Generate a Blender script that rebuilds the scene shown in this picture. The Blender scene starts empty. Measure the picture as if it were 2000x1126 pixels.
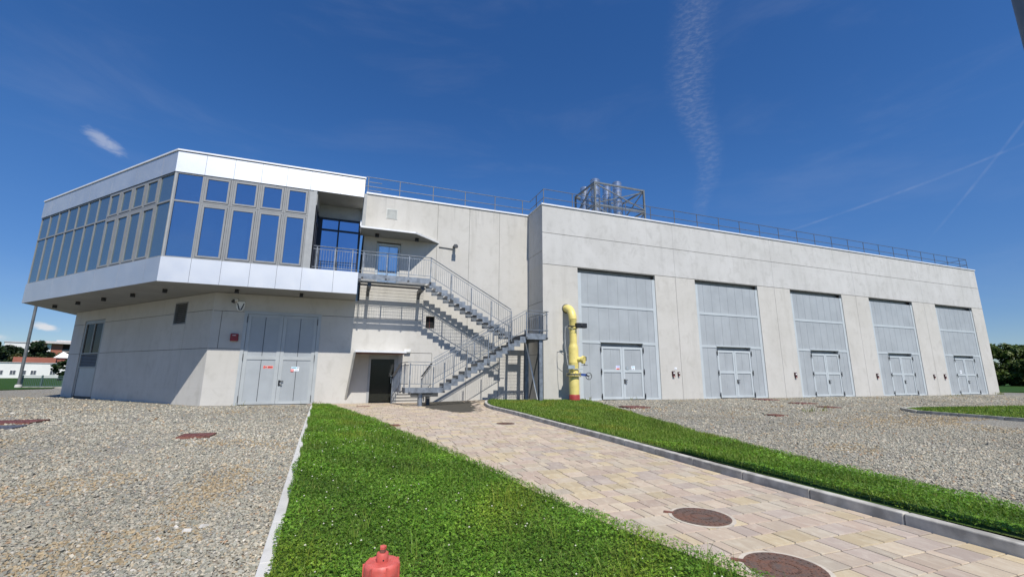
import bpy, math, random
import numpy as np
from mathutils import Matrix, Vector
rng = np.random.default_rng(7)
random.seed(7)
S = bpy.context.scene
COL = S.collection

# ------------------------------------------------------------------ camera
cam_d = bpy.data.cameras.new("camera")
cam = bpy.data.objects.new("camera", cam_d)
COL.objects.link(cam)
CAMROT = Matrix(((0.936763, -0.074347, -0.341977), (-0.349923, -0.183842, -0.918562), (0.005423, 0.98014, -0.198232)))
cam.matrix_world = Matrix.Translation((0, 0, 1.2)) @ CAMROT.to_4x4()
cam_d.sensor_width = 36.0
cam_d.lens = 850.877 / 2000 * 36.0
cam_d.clip_start = 0.05
cam_d.clip_end = 6000
S.camera = cam
S.render.resolution_x, S.render.resolution_y = 1024, 576

# ------------------------------------------------------------------ light
SUN_TRAVEL = Vector((-0.03, 1.0, -1.33)).normalized()
EL = math.asin(-SUN_TRAVEL.z)
sun_d = bpy.data.lights.new("sun", 'SUN')
sun_d.energy = 5.0
sun_d.angle = math.radians(0.53)
sun_d.color = (1.0, 0.955, 0.88)
sun = bpy.data.objects.new("sun", sun_d)
COL.objects.link(sun)
sun.rotation_euler = SUN_TRAVEL.to_track_quat('-Z', 'Y').to_euler()
sun.location = (0, -30, 40)

W = bpy.data.worlds.new("World")
S.world = W
W.use_nodes = True


class NT:
    """small node-tree helper"""
    def __init__(self, tree):
        self.t = tree
        tree.nodes.clear()

    def n(self, typ, ins=None, **props):
        nd = self.t.nodes.new(typ)
        for k, v in props.items():
            setattr(nd, k, v)
        for k, v in (ins or {}).items():
            self.put(nd.inputs[k], v)
        return nd

    def put(self, sock, v):
        if hasattr(v, 'is_output'):
            self.t.links.new(v, sock)
        elif hasattr(v, 'outputs'):
            self.t.links.new(v.outputs[0], sock)
        else:
            if isinstance(v, (tuple, list)) and len(v) == 3 and sock.type == 'RGBA':
                v = (*v, 1)
            sock.default_value = v

    def m(self, op, a, b=0.0, c=None, clamp=False):
        ins = {0: a, 1: b}
        if c is not None:
            ins[2] = c
        return self.n('ShaderNodeMath', ins, operation=op, use_clamp=clamp).outputs[0]

    def mix(self, f, a, b, mode='MIX'):
        nd = self.t.nodes.new('ShaderNodeMix')
        nd.data_type = 'RGBA'
        nd.blend_type = mode
        self.put(nd.inputs[0], f)
        self.put(nd.inputs[6], a)
        self.put(nd.inputs[7], b)
        return nd.outputs[2]

    def ramp(self, f, stops):
        nd = self.t.nodes.new('ShaderNodeValToRGB')
        els = nd.color_ramp.elements
        while len(els) < len(stops):
            els.new(0.5)
        for e, (p, c) in zip(els, stops):
            e.position = p
            e.color = (c, c, c, 1) if not isinstance(c, tuple) else (*c, 1)
        self.put(nd.inputs[0], f)
        return nd.outputs[0]

    def smooth(self, v, lo, hi, a=0.0, b=1.0):
        nd = self.n('ShaderNodeMapRange', interpolation_type='SMOOTHSTEP')
        self.put(nd.inputs[0], v)
        for i, x in ((1, lo), (2, hi), (3, a), (4, b)):
            nd.inputs[i].default_value = x
        return nd.outputs[0]


def build_world():
    t = NT(W.node_tree)
    sky = t.n('ShaderNodeTexSky', sky_type='NISHITA', sun_disc=False, sun_elevation=EL,
              sun_rotation=math.radians(178.3), altitude=200, air_density=1.0, dust_density=0.15, ozone_density=2.6)
    hs = t.n('ShaderNodeHueSaturation', {'Hue': 0.505, 'Saturation': SKY_SAT, 'Value': 1.0, 'Color': sky.outputs[0]})
    gen = t.n('ShaderNodeTexCoord').outputs['Generated']
    sp = t.n('ShaderNodeSeparateXYZ', {0: gen})
    az = t.m('MULTIPLY', t.m('ARCTAN2', sp.outputs[0], sp.outputs[1]), 57.29578)
    el = t.m('MULTIPLY', t.m('ARCSINE', sp.outputs[2]), 57.29578)
    co = t.n('ShaderNodeCombineXYZ', {0: az, 1: el})

    def noise(scale, det, vec=co, rough=0.6, dist=0.0):
        return t.n('ShaderNodeTexNoise', {'Vector': vec, 'Scale': scale, 'Detail': det, 'Roughness': rough, 'Distortion': dist}).outputs[0]
    # broad old contrail
    cur = t.t.nodes.new('ShaderNodeFloatCurve')
    c = cur.mapping.curves[0]
    pts = [(0.0, 44.6), (18, 44.6), (21.5, 45.4), (24, 46.3), (26.5, 46.4), (30, 45.5), (33, 44.9), (37, 45.4), (42, 46.6), (60, 50)]
    for i, (e, a) in enumerate(pts):
        x, y = e / 60, (a - 40) / 12
        if i < 2:
            c.points[i].location = (x, y)
        else:
            c.points.new(x, y)
    cur.mapping.update()
    t.put(cur.inputs[1], t.m('DIVIDE', el, 60.0))
    cen = t.m('ADD', t.m('MULTIPLY', cur.outputs[0], 12.0), 40.0)
    wob = t.m('MULTIPLY', t.m('SUBTRACT', noise(0.9, 5), 0.5), 1.0)
    off = t.m('ABSOLUTE', t.m('ADD', t.m('SUBTRACT', az, cen), wob))
    wid = t.n('ShaderNodeMapRange', {0: el, 1: 18.0, 2: 36.0, 3: 0.9, 4: 4.0}).outputs[0]
    band = t.smooth(t.m('DIVIDE', off, wid), 0.05, 1.0, 1.0, 0.0)
    mp = t.n('ShaderNodeMapping', {'Vector': co, 'Rotation': (0, 0, math.radians(25)), 'Scale': (0.9, 2.6, 1)})
    puff = t.smooth(noise(1.15, 5, mp.outputs[0], 0.65, 0.4), 0.38, 0.74)
    fade = t.m('MULTIPLY', t.smooth(el, 14.0, 32.0, 0.25, 1.0), t.smooth(el, 36.0, 50.0, 1.0, 0.4))
    m1 = t.m('MULTIPLY', t.m('MULTIPLY', band, t.m('ADD', t.m('MULTIPLY', puff, 0.6), 0.16)), t.m('MULTIPLY', fade, 0.17))

    def line(a0, e0, a1, e1, w, k, lo, hi):
        sl = (e1 - e0) / (a1 - a0)
        d = t.m('ABSOLUTE', t.m('SUBTRACT', el, t.m('ADD', t.m('MULTIPLY', t.m('SUBTRACT', az, a0), sl), e0)))
        d = t.m('ADD', d, t.m('MULTIPLY', t.m('SUBTRACT', noise(0.7, 3), 0.5), 0.12))
        b = t.smooth(d, w * 0.2, w, 1.0, 0.0)
        r = t.m('MULTIPLY', t.smooth(az, lo, lo + 5), t.smooth(az, hi - 12, hi, 1.0, 0.0))
        return t.m('MULTIPLY', t.m('MULTIPLY', b, r), t.m('MULTIPLY', t.smooth(noise(0.5, 4), 0.25, 0.7), k))
    m2 = line(72.5, 19.6, 55, 16.3, 0.17, 0.07, 50, 110)
    m3 = line(70.6, 18.9, 66.6, 14.4, 0.24, 0.06, 63.5, 85)
    # small torn cloud at left, low cumulus at the horizon, thin veils

    def blob(a, e, ra, re, rot, lo, hi, k, sc, det):
        cr, sr = math.cos(math.radians(rot)), math.sin(math.radians(rot))
        da, de = t.m('SUBTRACT', az, a), t.m('SUBTRACT', el, e)
        u = t.m('DIVIDE', t.m('ADD', t.m('MULTIPLY', da, cr), t.m('MULTIPLY', de, sr)), ra)
        v = t.m('DIVIDE', t.m('SUBTRACT', t.m('MULTIPLY', de, cr), t.m('MULTIPLY', da, sr)), re)
        r = t.m('SQRT', t.m('ADD', t.m('MULTIPLY', u, u), t.m('MULTIPLY', v, v)))
        mq = t.n('ShaderNodeMapping', {'Vector': co, 'Rotation': (0, 0, math.radians(-rot)), 'Scale': (0.45, 1, 1)})
        x = t.m('SUBTRACT', t.m('ADD', noise(sc, det, mq.outputs[0], 0.62, 0.6), 0.5), r)
        return t.m('MULTIPLY', t.smooth(x, lo, hi), k)
    m4 = blob(-25.3, 21.8, 2.3, 0.85, -24, 0.05, 0.85, 0.36, 2.0, 7)
    m5 = blob(-26.6, 4.15, 1.15, 0.42, -12, 0.05, 0.7, 0.9, 2.6, 7)
    m5b = blob(-30.5, 3.0, 2.2, 0.5, 0, 0.0, 0.5, 0.6, 1.4, 5)
    mv = t.n('ShaderNodeMapping', {'Vector': co, 'Rotation': (0, 0, math.radians(12)), 'Scale': (0.035, 0.14, 1)})
    m6 = t.m('MULTIPLY', t.smooth(noise(1.0, 6, mv.outputs[0], 0.6, 0.5), 0.48, 0.8), 0.05)
    tot = m1
    for x in (m2, m3, m4, m5, m5b, m6):
        tot = t.m('ADD', tot, x)
    tot = t.m('MULTIPLY', t.m('MINIMUM', tot, 0.9), t.smooth(el, 0.3, 2.0))
    tint = t.mix(1.0, hs.outputs[0], (0.86, 0.97, 1.10), 'MULTIPLY')
    lowdim = t.smooth(el, 0.0, 26.0, 0.66, 1.0)
    tint = t.mix(1.0, tint, t.n('ShaderNodeCombineColor', {0: lowdim, 1: lowdim, 2: t.m('ADD', t.m('MULTIPLY', lowdim, 0.75), 0.25)}).outputs[0], 'MULTIPLY')
    final = t.mix(tot, tint, (6.6, 6.7, 7.0))
    bg = t.n('ShaderNodeBackground', {'Color': final, 'Strength': SKY_STRENGTH})
    out = t.n('ShaderNodeOutputWorld')
    t.put(out.inputs[0], bg)


SKY_STRENGTH = 0.105
SKY_SAT = 1.27
build_world()
S.view_settings.view_transform = 'Standard'
S.view_settings.look = 'None'
S.view_settings.gamma = 1
S.view_settings.use_curve_mapping = False
S.view_settings.exposure = 0.1


# ------------------------------------------------------------------ materials
MATS = {}


def new_mat(name):
    m = bpy.data.materials.new(name)
    m.use_nodes = True
    t = NT(m.node_tree)
    b = t.n('ShaderNodeBsdfPrincipled')
    o = t.n('ShaderNodeOutputMaterial')
    t.put(o.inputs[0], b)
    MATS[name] = m
    return t, b


def wpos(t):
    return t.n('ShaderNodeNewGeometry').outputs['Position']


def tnoise(t, vec, scale, det=4, rough=0.55, dist=0.0):
    return t.n('ShaderNodeTexNoise', {'Vector': vec, 'Scale': scale, 'Detail': det, 'Roughness': rough, 'Distortion': dist}).outputs[0]


def scaled(t, vec, s):
    return t.n('ShaderNodeMapping', {'Vector': vec, 'Scale': s}).outputs[0]


def bump(t, b, h, strength, dist=0.01):
    nd = t.n('ShaderNodeBump', {'Height': h, 'Strength': strength, 'Distance': dist})
    t.put(b.inputs['Normal'], nd.outputs[0])


def simple(name, col, rough=0.5, metal=0.0, var=0.12, scale=3.0, bmp=0.0, spec=0.5, streak=0.0, chips=0.0):
    t, b = new_mat(name)
    p = wpos(t)
    n = tnoise(t, p, scale, 5)
    d = tuple(c * (1 - var) for c in col)
    l = tuple(min(1, c * (1 + var)) for c in col)
    c = t.mix(t.smooth(n, 0.3, 0.7), d, l)
    if streak:
        s = tnoise(t, scaled(t, p, (6, 6, 0.5)), 1.0, 4)
        c = t.mix(t.m('MULTIPLY', t.smooth(s, 0.5, 0.75), streak), c, tuple(x * 0.55 for x in col))
    if chips:
        k = t.m('MULTIPLY', t.smooth(tnoise(t, p, chips, 5, 0.7), 0.63, 0.68), t.smooth(tnoise(t, p, chips * 0.15, 3), 0.42, 0.6))
        c = t.mix(k, c, (0.10, 0.045, 0.03))
        fd = t.smooth(tnoise(t, p, chips * 0.4, 4), 0.5, 0.75)
        c = t.mix(t.m('MULTIPLY', fd, 0.3), c, tuple(min(1, x * 0.8 + 0.14) for x in col))
    t.put(b.inputs['Base Color'], c)
    r = t.m('ADD', t.m('MULTIPLY', tnoise(t, p, scale * 3, 3), 0.16), rough - 0.08)
    t.put(b.inputs['Roughness'], r)
    b.inputs['Metallic'].default_value = metal
    b.inputs['Specular IOR Level'].default_value = spec
    if bmp:
        bump(t, b, tnoise(t, p, 60, 3), bmp, 0.004)
    return MATS[name]


def concrete(name, c1, c2, stain):
    t, b = new_mat(name)
    p = wpos(t)
    big = tnoise(t, p, 0.42, 5, 0.6, 0.5)
    mid = tnoise(t, scaled(t, p, (1, 1, 0.8)), 2.1, 6, 0.65, 0.6)
    streak = tnoise(t, scaled(t, p, (2.2, 2.2, 0.22)), 1.0, 5, 0.6)
    band = tnoise(t, scaled(t, p, (0.05, 0.05, 5.5)), 1.0, 3, 0.5)
    fine = tnoise(t, p, 28, 4, 0.7)
    c = t.mix(t.smooth(big, 0.3, 0.7), c1, c2)
    c = t.mix(t.m('MULTIPLY', t.smooth(mid, 0.47, 0.76), 0.6), c, stain)
    c = t.mix(t.m('MULTIPLY', t.smooth(streak, 0.50, 0.78), 0.5), c, stain)
    c = t.mix(t.m('MULTIPLY', t.smooth(band, 0.55, 0.75), 0.12), c, stain)
    c = t.mix(t.m('MULTIPLY', t.smooth(fine, 0.55, 0.8), 0.22), c, tuple(x * 0.75 for x in stain))
    if name == 'concrete':       # the two upper rows of precast panels are a whiter mix than the piers
        sp = t.n('ShaderNodeSeparateXYZ', {0: p})
        row = t.m('MULTIPLY', t.m('GREATER_THAN', sp.outputs[2], 7.19), t.m('GREATER_THAN', sp.outputs[0], 9.45))
        c = t.mix(t.m('MULTIPLY', t.m('SUBTRACT', 1.0, row), 0.38), c, (0.54, 0.505, 0.435))
        rs = tnoise(t, scaled(t, p, (5.0, 5.0, 0.35)), 1.0, 5, 0.65)
        rm = t.m('MULTIPLY', t.smooth(sp.outputs[2], 8.6, 10.5), t.smooth(tnoise(t, scaled(t, p, (0.6, 0.6, 0.1)), 1.0, 3), 0.42, 0.62))
        c = t.mix(t.m('MULTIPLY', t.m('MULTIPLY', t.smooth(rs, 0.5, 0.72), rm), 0.5), c, (0.27, 0.265, 0.245))
        c = t.mix(t.m('MULTIPLY', row, 0.2), c, (0.555, 0.55, 0.53))
    # pinholes in the cast face
    vo = t.n('ShaderNodeTexVoronoi', {'Vector': p, 'Scale': 7.0})
    c = t.mix(t.m('MULTIPLY', t.smooth(vo.outputs[0], 0.035, 0.06, 1.0, 0.0), 0.55), c, tuple(x * 0.5 for x in stain))
    t.put(b.inputs['Base Color'], c)
    b.inputs['Roughness'].default_value = 0.82
    b.inputs['Specular IOR Level'].default_value = 0.25
    bump(t, b, t.m('ADD', t.m('MULTIPLY', fine, 0.5), mid), 0.18, 0.01)


concrete('concrete', (0.475, 0.47, 0.45), (0.55, 0.545, 0.53), (0.345, 0.34, 0.32))
concrete('concrete_dark', (0.30, 0.29, 0.25), (0.36, 0.34, 0.29), (0.2, 0.19, 0.16))
simple('kerb_concrete', (0.40, 0.385, 0.345), 0.85, 0.0, 0.30, 4.5, 0.25, 0.2, 0.35)
concrete('unused_concrete', (0.38, 0.37, 0.335), (0.46, 0.45, 0.41), (0.22, 0.215, 0.19))
concrete('edge_concrete', (0.50, 0.49, 0.46), (0.56, 0.55, 0.52), (0.36, 0.35, 0.32))
simple('mortar', (0.46, 0.41, 0.335), 0.9, 0.0, 0.2, 9.0, 0.3)
simple('joint_dark', (0.12, 0.115, 0.10), 0.9)
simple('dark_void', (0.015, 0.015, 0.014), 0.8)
simple('cladding', (0.66, 0.68, 0.71), 0.56, 0.88, 0.03, 0.6)
simple('cap_white', (0.78, 0.78, 0.77), 0.4, 0.2, 0.05)
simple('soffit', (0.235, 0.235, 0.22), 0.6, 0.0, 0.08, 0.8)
simple('grey_panel', (0.34, 0.35, 0.35), 0.5, 0.1, 0.06)
simple('window_frame', (0.268, 0.273, 0.272), 0.45, 0.15, 0.05)
simple('dark_frame', (0.02, 0.022, 0.028), 0.4, 0.2, 0.1)
simple('door_panel', (0.36, 0.386, 0.40), 0.42, 0.0, 0.07, 0.9, 0, 0.5, 0.12)
simple('door_frame', (0.47, 0.51, 0.525), 0.4, 0.0, 0.04, 1.5)
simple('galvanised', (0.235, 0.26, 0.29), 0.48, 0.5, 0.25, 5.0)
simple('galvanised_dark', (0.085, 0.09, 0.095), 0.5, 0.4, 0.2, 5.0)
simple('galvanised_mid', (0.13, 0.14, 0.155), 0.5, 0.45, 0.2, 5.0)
simple('steel_bright', (0.55, 0.56, 0.575), 0.26, 0.85, 0.15, 2.0)
simple('frame_steel', (0.17, 0.185, 0.19), 0.5, 0.3, 0.15, 4.0)
simple('yellow_paint', (0.72, 0.60, 0.19), 0.42, 0.0, 0.08, 3.0, 0, 0.5, 0.25, 9.0)
simple('red_paint', (0.36, 0.045, 0.04), 0.45, 0.0, 0.14, 6.0, 0.05)
simple('hydrant_red', (0.54, 0.10, 0.08), 0.5, 0.0, 0.18, 14.0, 0.18, 0.4, 0.0, 55.0)
simple('alarm_red', (0.24, 0.012, 0.016), 0.35)
simple('alarm_dark', (0.06, 0.018, 0.02), 0.4)
simple('blue_paint', (0.03, 0.07, 0.26), 0.45)
simple('black_plastic', (0.018, 0.018, 0.019), 0.4)
simple('brown_rust', (0.16, 0.065, 0.045), 0.75, 0.0, 0.4, 9.0, 0.2)
simple('brown_paint', (0.13, 0.042, 0.035), 0.65, 0.0, 0.3, 5.0, 0.1)
simple('grey_cover', (0.10, 0.105, 0.13), 0.6, 0.2, 0.25, 6.0, 0.1)
simple('white_plastic', (0.75, 0.75, 0.72), 0.4)
simple('sign_white', (0.80, 0.82, 0.86), 0.5)
simple('sign_red', (0.68, 0.10, 0.08), 0.5)
simple('sign_pink', (0.80, 0.42, 0.38), 0.5)
simple('sign_cyan', (0.35, 0.66, 0.76), 0.5)
simple('sign_blue', (0.50, 0.53, 0.85), 0.5)
simple('door_frame_grey', (0.40, 0.425, 0.43), 0.42, 0.0, 0.05, 1.5)
simple('door_seam', (0.31, 0.335, 0.35), 0.5)
simple('sign_grey', (0.30, 0.35, 0.38), 0.5)
simple('far_white', (0.80, 0.79, 0.75), 0.7, 0.0, 0.06, 0.2)
simple('far_orange', (0.34, 0.12, 0.075), 0.7, 0.0, 0.1, 0.3)
simple('far_brick', (0.30, 0.10, 0.07), 0.8, 0.0, 0.15, 0.4)
simple('far_brown', (0.05, 0.025, 0.024), 0.8)
simple('far_roof', (0.58, 0.54, 0.53), 0.7)
simple('far_glass', (0.10, 0.11, 0.13), 0.2)
simple('fence_green', (0.085, 0.135, 0.13), 0.5, 0.2, 0.1, 2.0)
simple('lamp_metal', (0.20, 0.205, 0.20), 0.45, 0.5, 0.15, 3.0)
simple('bark', (0.10, 0.075, 0.05), 0.9, 0.0, 0.3, 3.0)
simple('soil', (0.10, 0.085, 0.045), 0.95, 0.0, 0.35, 7.0, 0.3)
simple('insulation_grey', (0.52, 0.53, 0.50), 0.6)


def glass(name, col, rough, facing, tilt=0.012):
    """coated facade glass: mirror coat over a dim room; every pane sits a little differently"""
    t, b = new_mat(name)
    p = wpos(t)
    oi = t.n('ShaderNodeObjectInfo').outputs['Random']
    n = tnoise(t, scaled(t, p, (1, 1, 0.5)), 0.55, 3)
    f = t.m('ADD', t.m('MULTIPLY', n, 0.6), t.m('MULTIPLY', oi, 0.4))
    c = t.mix(f, tuple(x * 0.80 for x in col), tuple(min(1, x * 1.18) for x in col))
    t.put(b.inputs['Base Color'], c)
    b.inputs['Metallic'].default_value = facing
    b.inputs['Roughness'].default_value = rough
    nz = t.n('ShaderNodeTexNoise', {'Vector': p, 'Scale': 0.8, 'Detail': 2.0}).outputs[1]
    wn = t.n('ShaderNodeTexWhiteNoise', {1: oi}, noise_dimensions='1D').outputs[1]
    d = t.n('ShaderNodeVectorMath', {0: t.n('ShaderNodeVectorMath', {0: nz, 1: wn}, operation='ADD').outputs[0], 1: (1, 1, 1)}, operation='SUBTRACT').outputs[0]
    d = t.n('ShaderNodeVectorMath', {0: d, 'Scale': tilt * 2}, operation='SCALE').outputs[0]
    nn = t.n('ShaderNodeVectorMath', {0: t.n('ShaderNodeNewGeometry').outputs['Normal'], 1: d}, operation='ADD').outputs[0]
    t.put(b.inputs['Normal'], t.n('ShaderNodeVectorMath', {0: nn}, operation='NORMALIZE').outputs[0])


t, b = new_mat('glass_front')
oi = t.n('ShaderNodeObjectInfo').outputs['Random']
p_ = wpos(t)
nz = t.n('ShaderNodeTexNoise', {'Vector': p_, 'Scale': 0.8, 'Detail': 2.0}).outputs[1]
wn = t.n('ShaderNodeTexWhiteNoise', {1: oi}, noise_dimensions='1D').outputs[1]
d_ = t.n('ShaderNodeVectorMath', {0: t.n('ShaderNodeVectorMath', {0: nz, 1: wn}, operation='ADD').outputs[0], 1: (1, 1, 1)}, operation='SUBTRACT').outputs[0]
d_ = t.n('ShaderNodeVectorMath', {0: d_, 'Scale': 0.05}, operation='SCALE').outputs[0]
nn_ = t.n('ShaderNodeVectorMath', {0: t.n('ShaderNodeNewGeometry').outputs['Normal'], 1: d_}, operation='ADD').outputs[0]
gl = t.n('ShaderNodeBsdfGlossy', {'Color': (0.56, 0.64, 0.75), 'Roughness': 0.015, 'Normal': t.n('ShaderNodeVectorMath', {0: nn_}, operation='NORMALIZE').outputs[0]})
tr = t.n('ShaderNodeBsdfTransparent', {'Color': (0.55, 0.63, 0.67)})
mx = t.n('ShaderNodeMixShader', {0: 0.58, 1: tr.outputs[0], 2: gl.outputs[0]})
t.put([n for n in t.t.nodes if n.type == 'OUTPUT_MATERIAL'][0].inputs[0], mx)
glass('glass_side', (0.19, 0.27, 0.31), 0.05, 0.72, 0.03)
glass('glass_terrace', (0.28, 0.38, 0.52), 0.02, 0.95)
glass('glass_door', (0.50, 0.66, 0.78), 0.12, 0.5)
glass('glass_dark', (0.02, 0.022, 0.018), 0.12, 0.0)
MATS['glass_dark'].node_tree.nodes['Principled BSDF'].inputs['Specular IOR Level'].default_value = 0.25
glass('glass_window', (0.02, 0.022, 0.022), 0.03, 0.0)
MATS['glass_window'].node_tree.nodes['Principled BSDF'].inputs['Specular IOR Level'].default_value = 0.06


def cover_mat():
    t, b = new_mat('cast_iron')
    p = wpos(t)
    n = tnoise(t, p, 5.0, 6, 0.7, 0.8)
    n2 = tnoise(t, p, 45, 3)
    c = t.mix(t.smooth(n, 0.38, 0.62), (0.15, 0.072, 0.045), (0.10, 0.072, 0.058))
    c = t.mix(t.m('MULTIPLY', t.smooth(n2, 0.45, 0.75), 0.5), c, (0.17, 0.085, 0.045))
    t.put(b.inputs['Base Color'], c)
    b.inputs['Roughness'].default_value = 0.7
    wv = t.n('ShaderNodeTexVoronoi', {'Vector': p, 'Scale': 42.0})
    bump(t, b, wv.outputs[0], 0.6, 0.01)


cover_mat()


def attr_mat(name, rough=0.7, trans=0.0, streak=0.0, spec=0.3):
    t, b = new_mat(name)
    a = t.n('ShaderNodeAttribute', attribute_name='Col').outputs[0]
    p = wpos(t)
    if streak:
        pp = t.n('ShaderNodeVectorMath', {0: a, 1: (37.0, 53.0, 71.0), 2: p}, operation='MULTIPLY_ADD').outputs[0]
        s = tnoise(t, scaled(t, pp, (7.5, 3.2, 3)), 1.6, 6, 0.65, 0.8)
        f = tnoise(t, p, 55, 4, 0.7)
        a = t.mix(t.m('MULTIPLY', t.smooth(s, 0.40, 0.72), streak), a, (0.62, 0.57, 0.47))
        a = t.mix(t.m('MULTIPLY', t.smooth(s, 0.60, 0.28), streak * 0.8), a, (0.40, 0.33, 0.28))
        a = t.mix(t.m('MULTIPLY', t.smooth(f, 0.5, 0.8), 0.25), a, (0.26, 0.23, 0.2))
        st = tnoise(t, p, 1.1, 4)
        a = t.mix(t.m('MULTIPLY', t.smooth(st, 0.55, 0.75), 0.25), a, (0.30, 0.27, 0.23))
        bump(t, b, t.m('ADD', s, t.m('MULTIPLY', f, 0.4)), 0.35, 0.006)
    t.put(b.inputs['Base Color'], a)
    b.inputs['Roughness'].default_value = rough
    b.inputs['Specular IOR Level'].default_value = spec
    if trans:
        tr = t.n('ShaderNodeBsdfTranslucent', {'Color': t.mix(1.0, a, (0.9, 1.0, 0.35), 'MULTIPLY')})
        mx = t.n('ShaderNodeMixShader', {0: trans, 1: b.outputs[0], 2: tr.outputs[0]})
        out = [n for n in t.t.nodes if n.type == 'OUTPUT_MATERIAL'][0]
        t.put(out.inputs[0], mx)


attr_mat('leaf', 0.5, 0.3, spec=0.35)
attr_mat('tree_leaf', 0.55, 0.25)
attr_mat('stone', 0.75, spec=0.3)
attr_mat('paver', 0.7, 0, 0.36)
attr_mat('flower', 0.8)


def ground_mats():
    # gravel: crushed chips of grey, green, buff and a few white / rusty ones
    t, b = new_mat('gravel')
    p = wpos(t)
    dv = t.n('ShaderNodeVectorMath', {0: p, 1: t.n('ShaderNodeTexNoise', {'Vector': p, 'Scale': 30.0}).outputs[1]}, operation='MULTIPLY_ADD')
    dv.inputs[2].default_value = (0, 0, 0)
    v = t.n('ShaderNodeTexVoronoi', {'Vector': scaled(t, p, (1, 1, 0.02)), 'Scale': 34.0, 'Randomness': 1.0})
    cc = t.n('ShaderNodeSeparateColor', {0: v.outputs['Color']})
    c = t.ramp(cc.outputs[0], [(0.0, (0.20, 0.195, 0.165)), (0.25, (0.33, 0.32, 0.27)), (0.5, (0.43, 0.40, 0.33)),
                               (0.72, (0.37, 0.365, 0.32)), (0.9, (0.52, 0.49, 0.42)), (1.0, (0.62, 0.59, 0.54))])
    c = t.mix(t.m('MULTIPLY', t.smooth(cc.outputs[1], 0.86, 0.95), 0.6), c, (0.34, 0.22, 0.13))
    big = tnoise(t, p, 0.45, 6, 0.6, 0.8)
    dust = t.m('MULTIPLY', t.smooth(big, 0.54, 0.70), 0.6)
    c = t.mix(dust, c, (0.37, 0.265, 0.145))
    big2 = tnoise(t, p, 0.16, 4, 0.6)
    c = t.mix(t.m('MULTIPLY', t.smooth(big2, 0.4, 0.7), 0.3), c, (0.36, 0.345, 0.30))
    edge = t.smooth(v.outputs['Distance'], 0.28, 0.62, 1.0, 0.6)
    c = t.mix(1.0, c, t.n('ShaderNodeCombineColor', {0: edge, 1: edge, 2: edge}).outputs[0], 'MULTIPLY')
    t.put(b.inputs['Base Color'], c)
    b.inputs['Roughness'].default_value = 0.85
    b.inputs['Specular IOR Level'].default_value = 0.2
    hh = t.m('ADD', t.m('SUBTRACT', 1.0, v.outputs['Distance']), t.m('MULTIPLY', cc.outputs[2], 0.8))
    bump(t, b, hh, 0.9, 0.03)
    # grass ground
    for name, a, d, e in (('turf', (0.035, 0.068, 0.014), (0.07, 0.12, 0.022), (0.17, 0.145, 0.06)),
                          ('far_turf', (0.022, 0.058, 0.012), (0.036, 0.082, 0.017), (0.05, 0.075, 0.022))):
        t, b = new_mat(name)
        p = wpos(t)
        c = t.mix(tnoise(t, p, 22, 5, 0.7), a, d)
        c = t.mix(t.m('MULTIPLY', t.smooth(tnoise(t, p, 0.7, 5), 0.5, 0.75), 0.55), c, e)
        t.put(b.inputs['Base Color'], c)
        b.inputs['Roughness'].default_value = 0.95
        b.inputs['Specular IOR Level'].default_value = 0.1
        bump(t, b, tnoise(t, p, 40, 4), 0.7, 0.04)
    t, b = new_mat('joint_sand')
    p = wpos(t)
    t.put(b.inputs['Base Color'], t.mix(tnoise(t, p, 8, 4), (0.03, 0.027, 0.02), (0.08, 0.07, 0.05)))
    b.inputs['Roughness'].default_value = 0.95


ground_mats()


# ------------------------------------------------------------------ mesh helpers
def sstep(t):
    t = np.clip(t, 0, 1)
    return t * t * (3 - 2 * t)


def g(y, x=-3.0):
    """ground level: falls towards the street, with a slight hollow along the left and middle walls"""
    y, x = np.asarray(y, float), np.asarray(x, float)
    return -0.0176 * np.clip(20.0 - y, 0, 30) - 0.09 * sstep((y - 13) / 6.5) * sstep((7.5 - x) / 3.5) * sstep((36 - y) / 4)


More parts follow.
